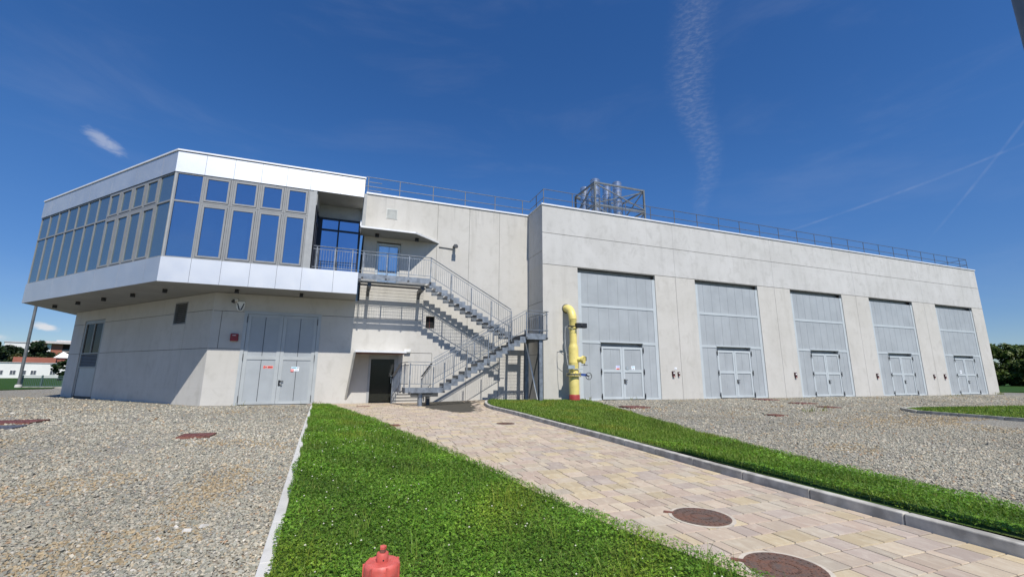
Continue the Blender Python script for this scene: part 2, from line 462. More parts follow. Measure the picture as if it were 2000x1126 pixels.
class MB:
    def __init__(self):
        self.v, self.f, self.mi, self.c = [], [], [], []
        self.smooth = False

    def poly(self, pts, mi=0):
        k = len(self.v)
        self.v += [tuple(map(float, p)) for p in pts]
        self.f.append(tuple(range(k, k + len(pts))))
        self.mi.append(mi)

    def faces(self, pts, fs, mi=0):
        k = len(self.v)
        self.v += [tuple(map(float, p)) for p in pts]
        for f in fs:
            self.f.append(tuple(k + i for i in f))
            self.mi.append(mi)

    def box(self, x0, x1, y0, y1, z0, z1, mi=0):
        self.faces([(x0, y0, z0), (x1, y0, z0), (x1, y1, z0), (x0, y1, z0), (x0, y0, z1), (x1, y0, z1), (x1, y1, z1), (x0, y1, z1)],
                   [(0, 3, 2, 1), (4, 5, 6, 7), (0, 1, 5, 4), (1, 2, 6, 5), (2, 3, 7, 6), (3, 0, 4, 7)], mi)

    def prism(self, pts, z0, z1, mi=0):
        """pts: CCW plan polygon"""
        n = len(pts)
        vs = [(x, y, z0) for x, y in pts] + [(x, y, z1) for x, y in pts]
        fs = [tuple(range(n))[::-1], tuple(range(n, 2 * n))] + [(i, (i + 1) % n, n + (i + 1) % n, n + i) for i in range(n)]
        self.faces(vs, fs, mi)

    def beam(self, a, b, w, h, up=(0, 0, 1), mi=0):
        """rectangular bar from a to b; w across, h along 'up'"""
        a, b, up = Vector(a), Vector(b), Vector(up)
        d = (b - a).normalized()
        s = d.cross(up)
        if s.length < 1e-4:
            s = d.cross(Vector((0, 1, 0)))
        s.normalize()
        u = s.cross(d).normalized()
        s, u = s * w / 2, u * h / 2
        vs = [a - s - u, a + s - u, a + s + u, a - s + u, b - s - u, b + s - u, b + s + u, b - s + u]
        self.faces(vs, [(3, 2, 1, 0), (4, 5, 6, 7), (0, 1, 5, 4), (1, 2, 6, 5), (2, 3, 7, 6), (3, 0, 4, 7)], mi)

    def tube(self, a, b, r, seg=10, r2=None, caps=True, mi=0):
        a, b = Vector(a), Vector(b)
        d = (b - a).normalized()
        s = d.orthogonal().normalized()
        u = d.cross(s)
        r2 = r if r2 is None else r2
        vs = []
        for c, rr in ((a, r), (b, r2)):
            for i in range(seg):
                t = 2 * math.pi * i / seg
                vs.append(c + (s * math.cos(t) + u * math.sin(t)) * rr)
        fs = [(i, (i + 1) % seg, seg + (i + 1) % seg, seg + i) for i in range(seg)]
        if caps:
            fs += [tuple(range(seg))[::-1], tuple(range(seg, 2 * seg))]
        self.faces(vs, fs, mi)

    def path(self, pts, radii, seg=14, mi=0, caps=True):
        """swept round pipe through points"""
        pts = [Vector(p) for p in pts]
        k = len(self.v)
        n = len(pts)
        ref = Vector((1, 0, 0))
        for i, p in enumerate(pts):
            d = (pts[min(i + 1, n - 1)] - pts[max(i - 1, 0)]).normalized()
            s = (ref - d * ref.dot(d)).normalized()
            u = d.cross(s)
            for j in range(seg):
                t = 2 * math.pi * j / seg
                self.v.append(tuple(p + (s * math.cos(t) + u * math.sin(t)) * radii[i]))
        for i in range(n - 1):
            for j in range(seg):
                q = (j + 1) % seg
                self.f.append((k + i * seg + j, k + i * seg + q, k + (i + 1) * seg + q, k + (i + 1) * seg + j))
                self.mi.append(mi)
        if caps:
            self.f.append(tuple(k + j for j in range(seg))[::-1])
            self.f.append(tuple(k + (n - 1) * seg + j for j in range(seg)))
            self.mi += [mi, mi]

    def lathe(self, cx, cy, prof, seg=24, mi=0, ell=(1, 1)):
        k = len(self.v)
        for r, z in prof:
            for j in range(seg):
                t = 2 * math.pi * j / seg
                self.v.append((cx + r * ell[0] * math.cos(t), cy + r * ell[1] * math.sin(t), z))
        n = len(prof)
        for i in range(n - 1):
            for j in range(seg):
                q = (j + 1) % seg
                self.f.append((k + i * seg + j, k + i * seg + q, k + (i + 1) * seg + q, k + (i + 1) * seg + j))
                self.mi.append(mi)
        self.f.append(tuple(k + j for j in range(seg))[::-1])
        self.f.append(tuple(k + (n - 1) * seg + j for j in range(seg)))
        self.mi += [mi, mi]

    def plate(self, o, u, nin, L, z0, z1, holes, thick=0.3, mi=0, back_mi=1, caps=(1, 1)):
        """wall face from o along u (length L), inward normal nin; holes = (s0,s1,z0,z1,depth,back)"""
        o, u, nin = Vector((*o, 0)), Vector((*u, 0)), Vector((*nin, 0))
        ss = sorted({0.0, float(L), *[min(max(h[i], 0), L) for h in holes for i in (0, 1)]})
        zs = sorted({float(z0), float(z1), *[min(max(h[i], z0), z1) for h in holes for i in (2, 3)]})

        def P(s, d, z):
            q = o + u * s + nin * d
            return (q.x, q.y, z)
        cell = {}
        for i in range(len(ss) - 1):
            for j in range(len(zs) - 1):
                cs, cz = (ss[i] + ss[i + 1]) / 2, (zs[j] + zs[j + 1]) / 2
                dep, bk = 0.0, False
                for h in holes:
                    if h[0] < cs < h[1] and h[2] < cz < h[3] and h[4] > dep:
                        dep, bk = h[4], h[5]
                cell[i, j] = (dep, bk)
                if dep == 0:
                    self.poly([P(ss[i], 0, zs[j]), P(ss[i + 1], 0, zs[j]), P(ss[i + 1], 0, zs[j + 1]), P(ss[i], 0, zs[j + 1])], mi)
                elif bk:
                    self.poly([P(ss[i], dep, zs[j]), P(ss[i + 1], dep, zs[j]), P(ss[i + 1], dep, zs[j + 1]), P(ss[i], dep, zs[j + 1])], back_mi)
        nx, nz = len(ss) - 1, len(zs) - 1
        for (i, j), (dep, bk) in cell.items():
            for di, dj in ((1, 0), (0, 1)):
                a, b2 = i + di, j + dj
                if a >= nx or b2 >= nz:
                    continue
                d2 = cell[a, b2][0]
                if abs(d2 - dep) < 1e-6:
                    continue
                lo, hi = min(dep, d2), max(dep, d2)
                if di:
                    s = ss[a]
                    self.poly([P(s, lo, zs[j]), P(s, hi, zs[j]), P(s, hi, zs[j + 1]), P(s, lo, zs[j + 1])], mi)
                else:
                    z = zs[b2]
                    self.poly([P(ss[i], lo, z), P(ss[i + 1], lo, z), P(ss[i + 1], hi, z), P(ss[i], hi, z)], mi)
        for s, on in ((0, caps[0]), (L, caps[1])):
            if not on:
                continue
            self.poly([P(s, 0, z0), P(s, thick, z0), P(s, thick, z1), P(s, 0, z1)], mi)
        self.poly([P(0, 0, z1), P(L, 0, z1), P(L, thick, z1), P(0, thick, z1)], mi)

    def build(self, name, mat, root=None, parent=None, smooth=False, bevel=0.0):
        me = bpy.data.meshes.new(name)
        o = Vector(ROOTLOC.get(root, (0, 0, 0))) if root else Vector((0, 0, 0))
        me.from_pydata([(x - o.x, y - o.y, z - o.z) for x, y, z in self.v], [], self.f)
        for m in (mat if isinstance(mat, (list, tuple)) else [mat]):
            me.materials.append(MATS[m])
        me.polygons.foreach_set('material_index', self.mi)
        if smooth:
            me.polygons.foreach_set('use_smooth', [True] * len(self.f))
        me.update()
        ob = bpy.data.objects.new(name, me)
        COL.objects.link(ob)
        if parent is not None:
            ob.parent = parent
        elif root is not None:
            ob.parent = ROOTS[root]
        if smooth:
            md = ob.modifiers.new('split', 'EDGE_SPLIT')
            md.split_angle = math.radians(38)
        if bevel:
            md = ob.modifiers.new('bevel', 'BEVEL')
            md.width = bevel
            md.segments = 2
            md.limit_method = 'ANGLE'
        return ob


def np_mesh(name, verts, faces, mat, cols=None, kind=None, parent=None):
    """fast mesh from arrays; faces (n,k) ; cols (n,3) per face"""
    me = bpy.data.meshes.new(name)
    n, k = faces.shape
    me.vertices.add(len(verts))
    me.vertices.foreach_set('co', verts.astype(np.float32).ravel())
    me.loops.add(n * k)
    me.loops.foreach_set('vertex_index', faces.astype(np.int32).ravel())
    me.polygons.add(n)
    me.polygons.foreach_set('loop_start', np.arange(0, n * k, k, dtype=np.int32))
    if cols is not None:
        at = me.attributes.new('Col', 'FLOAT_COLOR', 'FACE')
        at.data.foreach_set('color', np.concatenate([cols, np.ones((n, 1))], 1).astype(np.float32).ravel())
    me.materials.append(MATS[mat])
    me.update(calc_edges=True)
    me.shade_flat()
    ob = bpy.data.objects.new(name, me)
    COL.objects.link(ob)
    if kind:
        ob['kind'] = kind
    if parent is not None:
        ob.parent = parent
    return ob


ROOTS, ROOTLOC = {}, {}


def thing(key, name, label, cat, loc, group=None):
    o = bpy.data.objects.new(name, None)
    COL.objects.link(o)
    o.location = loc
    o.empty_display_size = 0.2
    o['label'], o['category'] = label, cat
    if group:
        o['group'] = group
    ROOTS[key], ROOTLOC[key] = o, loc
    return o


def tag(o, label, cat, group=None):
    o['label'], o['category'] = label, cat
    if group:
        o['group'] = group
    return o


def copy_tree(o, parent=None, loc=None):
    c = o.copy()
    COL.objects.link(c)
    c.parent = parent
    if loc is not None:
        c.location = loc
    for ch in list(o.children):
        copy_tree(ch, c)
    return c


# ------------------------------------------------------------------ ground
def sheet(name, xs, ys, zfun, mat, mask=None):
    xs, ys = np.asarray(xs, float), np.asarray(ys, float)
    X, Y = np.meshgrid(xs, ys)
    V = np.stack([X, Y, zfun(X, Y)], -1).reshape(-1, 3)
    nx = len(xs)
    F = []
    for j in range(len(ys) - 1):
        for i in range(nx - 1):
            F.append((j * nx + i, j * nx + i + 1, (j + 1) * nx + i + 1, (j + 1) * nx + i))
    ob = np_mesh(name, V, np.array(F), mat, kind='structure')
    return ob


def lumps(X, Y):
    return 0.006 * np.sin(X * 1.3 + 0.6 * Y) * np.sin(Y * 0.9) + 0.005 * np.sin(X * 3.1 - Y * 2.2)


sheet('ground', [-3000, -600, -200, -80, -40, -20, 0, 20, 40, 80, 200, 600, 3000],
      [-3000, -600, -100, -40, -20, -10, 0, 5, 10, 15, 20, 30, 60, 120, 300, 1000, 3500], lambda X, Y: g(Y) - 0.25, 'far_turf')
sheet('gravel_yard', np.arange(-46, 59, 0.5), np.concatenate([np.arange(-24, 52.4, 0.5)]),
      lambda X, Y: g(Y, X) + lumps(X, Y) - 0.012, 'gravel')

EDGE_X = lambda y: -1.25 + 0.0471 * (20.6 - np.asarray(y, float))           # white edging left of the lawn
PY = [1.0, 2.0, 2.9, 3.4, 4.04, 4.7, 5.56, 6.64, 8.0, 9.7, 12.0, 15.8, 21.55, 23]
PX = [3.6, 3.2, 2.9, 2.78, 2.6, 2.49, 2.33, 2.16, 1.93, 1.61, 1.14, 0.48, -0.67, -1.0]
PATH_X = lambda y: np.interp(y, PY, PX)                                      # lawn / paving border
RY = [0.5, 2.0, 2.97, 3.4, 4.0, 4.67, 5.56, 6.67, 8.33, 11.4, 19.6, 20.8]
RX = [7.1, 7.2, 7.3, 7.33, 7.44, 7.53, 7.69, 7.84, 8.24, 9.09, 11.5, 11.6]
STRIP_X = lambda y: np.interp(y, RY, RX)                                     # far border of the right grass strip
KERB0, KERB1 = 5.57, 5.75


def KERBX(y):      # the kerb bends right as it meets the wall
    y = np.asarray(y, float)
    return KERB0 + 0.02 * np.sin(y * 0.9) + np.clip(y - 16.5, 0, 10) ** 2 * 0.045


def strip_sheet(name, lo, hi, ys, n, zfun, mat):
    ys = np.asarray(ys, float)
    T = np.linspace(0, 1, n)
    X = np.array([lo(y) + (hi(y) - lo(y)) * T for y in ys])
    Y = np.repeat(ys[:, None], n, 1)
    V = np.stack([X, Y, zfun(X, Y)], -1).reshape(-1, 3)
    F = [(j * n + i, j * n + i + 1, (j + 1) * n + i + 1, (j + 1) * n + i) for j in range(len(ys) - 1) for i in range(n - 1)]
    return np_mesh(name, V, np.array(F), mat, kind='structure')


def lawn_z(X, Y):
    return g(Y, X) + 0.035 + 0.012 * np.sin(X * 2.3 + Y) * np.sin(Y * 1.7)


def strip_z(X, Y):
    k = KERBX(Y)
    t = np.clip((X - k - 0.2) / 1.6, 0, 1)
    return g(Y, X) + 0.115 - 0.075 * t + 0.01 * np.sin(X * 2.1 + Y * 1.3)


strip_sheet('lawn', lambda y: EDGE_X(y) + 0.05, PATH_X, np.arange(0.5, 21.6, 0.3), 9, lawn_z, 'turf')
strip_sheet('grass_strip', lambda y: KERBX(y) + 0.16, STRIP_X, np.arange(0.5, 20.75, 0.3), 9, strip_z, 'turf')
strip_sheet('path_bed', lambda y: PATH_X(y) - 0.35, lambda y: KERBX(y) + 0.02, np.concatenate([np.arange(0.5, 22.7, 0.3), [22.85]]), 3,
            lambda X, Y: g(Y, X) - 0.006, 'joint_sand')


# far lawn on the left, raised lawn with kerb on the right
def flat_poly(name, pts, z, mat, h=0.05):
    m = MB()
    m.prism(pts, z - h, z)
    o = m.build(name, mat)
    o['kind'] = 'structure'
    return o


flat_poly('far_lawn', [(-400, 38), (-30, 42), (-24.0, 44.3), (-23.0, 48.5), (-24.5, 52.2), (-19, 53), (-19, 400), (-400, 400)], 0.05, 'far_turf')
flat_poly('far_lawn', [(57.2, 23.3), (75, 19.6), (160, 14), (400, 10), (400, 300), (57.5, 300)], 0.05, 'far_turf')
RL = [(22.75, 12.45), (21.75, 11.35), (21.9, 7.6), (60, 3.0), (60, 10.5), (31, 12.0), (24.9, 12.85)]


def build_right_lawn():
    m = MB()
    vs = [(x, y, float(g(y, x)) + 0.075) for x, y in RL]
    m.faces(vs, [tuple(range(len(vs)))])
    o = m.build('lawn', 'turf')
    o['kind'] = 'structure'
    m = MB()
    for a, b in ((RL[6], RL[0]), (RL[0], RL[1]), (RL[1], RL[2]), (RL[2], RL[3])):
        L = math.dist(a, b)
        n = max(1, int(L / 1.0))
        for i in range(n):
            p = [a[k] + (b[k] - a[k]) * (i + 0.008) / n for k in (0, 1)]
            q = [a[k] + (b[k] - a[k]) * (i + 0.992) / n for k in (0, 1)]
            m.beam((*p, float(g(p[1], p[0])) + 0.015), (*q, float(g(q[1], q[0])) + 0.015), 0.12, 0.19)
    o = m.build('kerb', 'kerb_concrete')
    o['kind'] = 'structure'


build_right_lawn()


def build_kerbs():
    m = MB()
    ys = list(np.arange(0.2, 16.2, 1.0)) + list(np.arange(16.2, 21.2, 0.5))
    for a, b in zip(ys[:-1], ys[1:]):
        b2 = b - 0.007
        x0, x1 = float(KERBX(a)), float(KERBX(b2))
        z0, z1 = float(g(a, x0)), float(g(b2, x1))
        t, h = 0.13, 0.115
        vs = [(x0, a, z0 - .1), (x0 + t, a, z0 - .1), (x1 + t, b2, z1 - .1), (x1, b2, z1 - .1),
              (x0 + .012, a, z0 + h), (x0 + t, a, z0 + h), (x1 + t, b2, z1 + h), (x1 + .012, b2, z1 + h)]
        m.faces(vs, [(0, 3, 2, 1), (4, 5, 6, 7), (0, 1, 5, 4), (1, 2, 6, 5), (2, 3, 7, 6), (3, 0, 4, 7)])
    o = m.build('kerb', 'kerb_concrete', bevel=0.012)
    o['kind'] = 'structure'
    m = MB()
    ys = np.arange(0.2, 22.0, 1.0)
    for a in ys:
        b2 = a + 0.993
        x0, x1 = float(EDGE_X(a)), float(EDGE_X(b2))
        z0, z1 = float(g(a, x0)), float(g(b2, x1))
        if b2 > 22:
            break
        t = 0.1
        vs = [(x0 - t / 2, a, z0 - .1), (x0 + t / 2, a, z0 - .1), (x1 + t / 2, b2, z1 - .1), (x1 - t / 2, b2, z1 - .1)]
        vs += [(x, y, z + .145) for x, y, z in vs]
        m.faces(vs, [(0, 3, 2, 1), (4, 5, 6, 7), (0, 1, 5, 4), (1, 2, 6, 5), (2, 3, 7, 6), (3, 0, 4, 7)])
    o = m.build('edging', 'edge_concrete', bevel=0.008)
    o['kind'] = 'structure'


build_kerbs()

ROUND_COVERS = [(3.70, 4.07, 0.315), (3.40, 2.88, 0.315)]


def build_pavers():
    """paving of mixed-length blocks laid in rows across the path"""
    V, F, C = [], [], []
    pal = [(0.52, 0.435, 0.36), (0.49, 0.395, 0.34), (0.54, 0.455, 0.31), (0.51, 0.455, 0.385), (0.45, 0.385, 0.355), (0.55, 0.475, 0.38)]
    wts = np.array([.22, .2, .2, .14, .12, .12])
    y = 0.6
    row = 0.262
    while y < 22.75:
        x = float(PATH_X(y)) - 0.35 - random.random() * 0.4
        xe = float(KERBX(y)) - 0.004
        d = min(row, 22.79 - y)
        while x < xe - 0.02:
            L = random.choice([0.13, 0.2, 0.26, 0.26, 0.33, 0.33, 0.39])
            x1 = min(x + L, xe)
            if xe - x1 < 0.06:
                x1 = xe
            cx, cy = (x + x1) / 2, y + d / 2
            ok = True
            for (mx, my, r) in ROUND_COVERS:
                if (max(x, min(mx, x1)) - mx) ** 2 + (max(y, min(my, y + d)) - my) ** 2 < (r + 0.03) ** 2 * 0 + 1e-9:
                    ok = False
            if ok:
                e = 0.0052
                c = 0.004
                z = float(g(cy, cx)) + 0.004 + random.uniform(-.0015, .002)
                sl = float(g(cy + .1, cx) - g(cy - .1, cx)) / .2
                k = len(V)
                f = e + .0005
                for (px, py, dz) in ((x + f, y + e, -.008), (x1 - f, y + e, -.008), (x1 - f, y + d - e, -.008), (x + f, y + d - e, -.008),
                                     (x + f + c, y + e + c, 0), (x1 - f - c, y + e + c, 0), (x1 - f - c, y + d - e - c, 0), (x + f + c, y + d - e - c, 0)):
                    V.append((px, py, z + dz + (py - cy) * sl))
                F += [(k + 4, k + 5, k + 6, k + 7), (k, k + 1, k + 5, k + 4), (k + 1, k + 2, k + 6, k + 5), (k + 2, k + 3, k + 7, k + 6), (k + 3, k, k + 4, k + 7)]
                base = np.array(pal[rng.choice(6, p=wts)]) * rng.uniform(0.70, 0.93) * np.array([1.03, .98, .87])
                C += [base] * 5
            x = x1
        y += row
    np_mesh('path', np.array(V), np.array(F), 'paver', np.array(C), kind='structure')


build_pavers()


# ------------------------------------------------------------------ concrete hall with five bays
WM = 22.8      # plane of the recessed middle wall
HX0, HX1, HY = 9.5, 51.35, 20.8
thing('hall', 'concrete_hall', 'long pale concrete hall with five tall grey panelled bay doors', 'industrial hall', (30, 24, 0))
PITCH = 8.22
DOORX = [11.62 + PITCH * i for i in range(5)]
DW = 5.22


def build_hall():
    m = MB()
    holes = [(x - HX0, x + DW - HX0, -1, 7.17, 0.09, False) for x in DOORX]
    for z in (7.18, 8.96):
        holes.append((0, HX1 - HX0, z - 0.0, z + 0.028, 0.04, True))
    for x in (18.36, 26.6, 34.82, 43.03):
        holes.append((x - HX0 - .009, x - HX0 + .009, -1, 7.18, 0.02, True))
        holes.append((x - HX0 - .005, x - HX0 + .005, 7.21, 10.6, 0.012, True))
    m.plate((HX0, HY), (1, 0), (0, 1), HX1 - HX0, -0.3, 10.56, holes, 0.34, caps=(0, 1))
    m.plate((HX0, WM), (0, -1), (1, 0), WM - HY, -0.3, 10.56,
            [(0, 2, 7.93, 7.955, .03, True), (0, 2, 5.14, 5.165, .03, True), (0, 2, 2.36, 2.385, .03, True)], 0.3, caps=(0, 0))
    # core behind the doors, roof deck
    m.box(HX0 + 0.3, HX1 - 0.02, HY + 0.62, 62, -0.3, 10.42)
    # middle wall with its openings
    x0 = 0.34
    L = HX0 - x0
    h = [(0.99 - x0, 2.21 - x0, 5.80, 8.06, 0.22, True), (1.0 - x0, 2.32 - x0, -1, 2.12, 0.16, True),
         (3.69 - x0, 4.15 - x0, 3.65, 4.28, 0.28, True)]
    for x in (4.11, 5.91, 7.70):
        h.append((x - x0 - .008, x - x0 + .008, 5.87 if x < 5 else -1, 10.6, 0.008, True))
    h.append((4.08 - x0 - .01, 4.08 - x0 + .01, -1, 2.36, 0.02, True))
    h.append((0, 4.11 - x0, 4.03, 4.05, 0.02, True))
    h.append((2.6 - x0, 4.08 - x0, 2.345, 2.37, 0.025, True))
    m.plate((x0, WM), (1, 0), (0, 1), L, -0.3, 10.56, h, 0.3)
    m.box(x0 + 0.02, HX0 + 0.28, WM + 0.32, 45, -0.3, 10.40)
    m.build('wall', ['concrete', 'joint_dark'], 'hall')
    m = MB()
    m.box(HX0 - .05, HX1 + .05, HY - .05, HY + .36, 10.575, 10.66)
    m.box(HX0 - .05, HX0 + .34, HY + .362, WM + .3, 10.575, 10.66)
    m.box(0.30, HX0 - .052, WM - .05, WM + .34, 10.575, 10.66)
    m.build('parapet_cap', 'cap_white', 'hall')
    # small fittings that belong to the wall
    m = MB()
    m.box(1.36, 1.94, WM - .02, WM + .02, 9.36, 9.92)
    for i in range(9):
        m.box(1.40, 1.90, WM - .035, WM - .02, 9.40 + i * .056, 9.425 + i * .056)
    m.build('vent_grille', 'insulation_grey', 'hall')
    m = MB()
    m.box(3.60, 3.69, WM - .012, WM + .1, 3.58, 4.36)
    m.box(4.15, 4.24, WM - .012, WM + .1, 3.58, 4.36)
    m.box(3.69, 4.15, WM - .012, WM + .1, 4.28, 4.36)
    m.box(3.69, 4.15, WM - .012, WM + .1, 3.58, 3.65)
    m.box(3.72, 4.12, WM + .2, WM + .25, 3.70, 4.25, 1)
    m.box(3.90, 3.93, WM + .17, WM + .2, 3.66, 4.27, 2)
    m.build('wall_opening', ['concrete', 'dark_void', 'brown_paint'], 'hall')


build_hall()


def build_bay_door():
    x0, x1, Y = DOORX[0], DOORX[0] + DW, HY + 0.07
    m = MB()                                                  # fixed panels with upright seams
    P0, P1 = 12.98, 15.74                                     # wicket opening
    holes = []
    for i in range(1, 8):
        s = (x1 - x0) * i / 8
        for za, zb in ((0, 3.1), (3.1, 5.1), (5.1, 6.9)):
            if zb < 3.2 and P0 - x0 - .02 < s < P1 - x0 + .02:
                continue
            holes.append((s - .007, s + .007, za, zb, 0.01, True))
    holes.append((P0 - x0, P1 - x0, -1, 3.08, 0.26, True))
    holes.append((0.0, DW, 6.90, 7.18, 0.32, True))
    m.plate((x0, Y), (1, 0), (0, 1), DW, -0.02, 7.168, holes, 0.1, 0, 1)
    root = m.build('bay_door', ['door_panel', 'door_seam'], 'hall')
    m = MB()                                                  # flat frame bars
    f0 = Y - .025
    m.box(x0 + .002, x0 + .22, f0, Y - .001, 0, 6.9)
    m.box(x1 - .22, x1 - .002, f0, Y - .001, 0, 6.9)
    m.box(x0 + .22, x1 - .22, f0, Y - .001, 5.02, 5.16)
    m.box(x0 + .22, P0 - .0, f0, Y - .001, 3.01, 3.15)
    m.box(P1, x1 - .22, f0, Y - .001, 3.01, 3.15)
    m.box(P0 - .05, P1 + .05, Y - .045, Y - .001, 3.085, 3.155)
    m.box(x0 + .22, P0, f0, Y - .001, 0.0, 0.08)
    m.box(P1, x1 - .22, f0, Y - .001, 0.0, 0.08)
    m.build('door_frame', 'door_frame', 'hall', root)
    mid = (P0 + P1) / 2
    Yd = Y + .035
    for a, b in ((P0 + .02, mid - .006), (mid + .006, P1 - .02)):
        m = MB()
        m.box(a, b, Yd, Yd + .05, 0.03, 2.87)
        w = 0.13
        f = MB()
        f.box(a, a + w, Yd - .03, Yd - .001, 0.03, 2.86)
        f.box(b - w, b, Yd - .03, Yd - .001, 0.03, 2.86)
        for z0, z1 in ((0.03, 0.15), (1.47, 1.60), (2.74, 2.86)):
            f.box(a + w, b - w, Yd - .03, Yd - .001, z0, z1)
        for zz in ((0.15, 1.47), (1.60, 2.74)):
            s = (a + b) / 2 - .05
            m.box(s - .008, s + .008, Yd - .004, Yd - .001, zz[0], zz[1], 1)
        leaf = m.build('door_leaf', ['door_panel', 'door_seam'], 'hall', root)
        f.build('leaf_frame', 'door_frame', 'hall', root)
        xh = a - .03 if a < mid - .1 else b + .03
        for z in (0.18, 1.5, 2.70):
            q = MB()
            q.tube((xh, Y - .06, z - .16), (xh, Y - .06, z + .16), .02, 8)
            q.box(xh - .03, xh + .03, Y - .06, Y - .03, z - .05, z + .05)
            q.build('hinge', 'black_plastic', 'hall', root)
    q = MB()
    q.box(mid + .05, mid + .13, Yd - .05, Yd - .031, 0.86, 1.10)
    q.beam((mid + .09, Yd - .06, 1.06), (mid + .27, Yd - .06, 1.06), .03, .03)
    q.beam((mid + .09, Yd - .06, 0.90), (mid + .24, Yd - .06, 0.92), .03, .03)
    handle = q.build('door_handle', 'black_plastic', 'hall', root)
    sill = MB()
    sill.box(x0 - .06, x1 + .06, HY - .05, HY + .07, -0.25, -0.012)
    sill.build('door_sill', 'edge_concrete', 'hall', root)
    for i in range(1, 5):
        c = copy_tree(root, ROOTS['hall'])
        c.location.x += PITCH * i


build_bay_door()


def build_hall_doors():
    # upper door off the landing: glazed double leaf
    m = MB()
    Y = WM + .14
    m.box(1.0, 1.12, Y - .09, Y, 5.82, 7.98)
    m.box(2.08, 2.20, Y - .09, Y, 5.82, 7.98)
    m.box(1.12, 2.08, Y - .09, Y, 7.86, 7.98)
    d = m.build('landing_door', 'door_frame', 'hall')
    m = MB()
    m.box(1.13, 1.62, Y - .03, Y, 5.84, 7.84)
    m.box(1.64, 2.07, Y - .03, Y, 5.84, 7.84)
    m.build('door_leaf', 'glass_door', 'hall', d)
    m = MB()
    for z in (6.1, 6.85, 7.6):
        q = MB()
        q.box(2.08, 2.11, Y - .12, Y - .091, z - .08, z + .08)
        q.build('hinge', 'galvanised_dark', 'hall', d)
    m.box(1.2, 2.0, Y - .06, Y - .04, 6.48, 6.53)
    m.build('door_handle', 'galvanised_dark', 'hall', d)
    # entrance under the small canopy
    m = MB()
    Y = WM + .10
    m.box(0.985, 1.10, Y - .12, Y, -0.1, 2.2)
    m.box(2.22, 2.40, Y - .12, Y, -0.1, 2.2)
    m.box(1.10, 2.22, Y - .12, Y, 2.02, 2.2)
    d = m.build('entrance_door', 'grey_panel', 'hall')
    m = MB()
    m.box(1.11, 2.21, Y - .05, Y - .01, 0.0, 2.01)
    m.build('door_leaf', 'glass_dark', 'hall', d)
    m = MB()
    m.tube((2.10, Y - .10, 0.85), (2.10, Y - .10, 1.25), .014, 8)
    m.box(2.08, 2.12, Y - .1, Y - .05, 0.88, 0.91)
    m.box(2.08, 2.12, Y - .1, Y - .05, 1.19, 1.22)
    m.build('door_handle', 'steel_bright', 'hall', d)
    # canopies
    m = MB()
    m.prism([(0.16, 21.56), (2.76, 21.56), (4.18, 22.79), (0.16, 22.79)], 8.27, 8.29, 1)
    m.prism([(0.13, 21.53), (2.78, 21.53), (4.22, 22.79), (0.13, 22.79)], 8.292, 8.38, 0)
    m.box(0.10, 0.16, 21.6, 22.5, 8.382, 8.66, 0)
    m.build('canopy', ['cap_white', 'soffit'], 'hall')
    m = MB()
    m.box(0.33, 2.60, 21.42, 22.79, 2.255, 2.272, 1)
    m.box(0.31, 2.62, 21.40, 22.79, 2.274, 2.36, 0)
    # raking cheek plate on the left of the entrance
    a, b, c = (0.34, 21.43, 2.25), (0.34, 22.78, 2.25), (0.10, 22.78, 0.10)
    t = 0.09
    vs = [a, b, c, (a[0] - t, a[1], a[2]), (b[0] - t, b[1], b[2]), (c[0] - t, c[1], c[2])]
    m.faces(vs, [(0, 1, 2), (5, 4, 3), (0, 3, 4, 1), (1, 4, 5, 2), (2, 5, 3, 0)], 2)
    m.build('canopy', ['cap_white', 'brown_paint', 'insulation_grey'], 'hall')
    # soffit lamps and conduit
    for x in (0.95, 2.95):
        m = MB()
        m.tube((x, 22.25, 8.11), (x, 22.25, 8.275), .10, 14)
        m.build('soffit_lamp', 'black_plastic', 'hall')


build_hall_doors()


def railing(rails, posts, pr=0.022, rr=0.018):
    m = MB()
    for a, b in rails:
        m.tube(a, b, rr, 8)
    return m


thing('roofrail', 'roof_railing', 'thin two-bar steel guard rail with slim posts running along the flat roof edge', 'railing', (9.6, 21, 10.66))


def build_roof_rail():
    m = MB()
    Y, Ym, Xc = 20.98, 22.98, 9.68
    for z in (11.60, 11.08):
        m.tube((Xc, Y, z), (50.8, Y, z), .020, 8)
        m.tube((50.8, Y, z), (50.8, 34, z), .020, 8)
        m.tube((Xc, Y, z), (Xc, Ym, z), .020, 8)
        m.tube((0.24, Ym, z), (Xc, Ym, z), .020, 8)
    for z in (11.34, 10.86):
        m.tube((0.4, Ym + .02, z), (1.05, Ym + .02, z), .018, 8)
    m.build('rail', 'galvanised_mid', 'roofrail', smooth=False)
    pts = [(Xc + 1.82 * i, Y) for i in range(0, 23)] + [(50.8, Y)] + [(x, Ym) for x in (0.36, 2.0, 3.82, 5.66, 7.46, 9.2)]
    pts += [(Xc, 22.0)] + [(50.8, Y + 2 * i) for i in range(1, 6)]
    first = None
    for x, y in pts:
        if first is None:
            q = MB()
            q.beam((x, y, 10.66), (x, y, 11.6), .045, .02, (0, 1, 0))
            q.box(x - .05, x + .05, y - .05, y + .05, 10.661, 10.675)
            first = q.build('post', 'galvanised_mid', 'roofrail')
            fx, fy = x, y
        else:
            c = first.copy()
            COL.objects.link(c)
            c.parent = ROOTS['roofrail']
            c.location = (x - fx, y - fy, 0)


build_roof_rail()

thing('flues', 'flue_rack', 'braced grey steel frame on the roof that holds shiny flue pipes', 'flue support', (16.9, 25.3, 10.4))


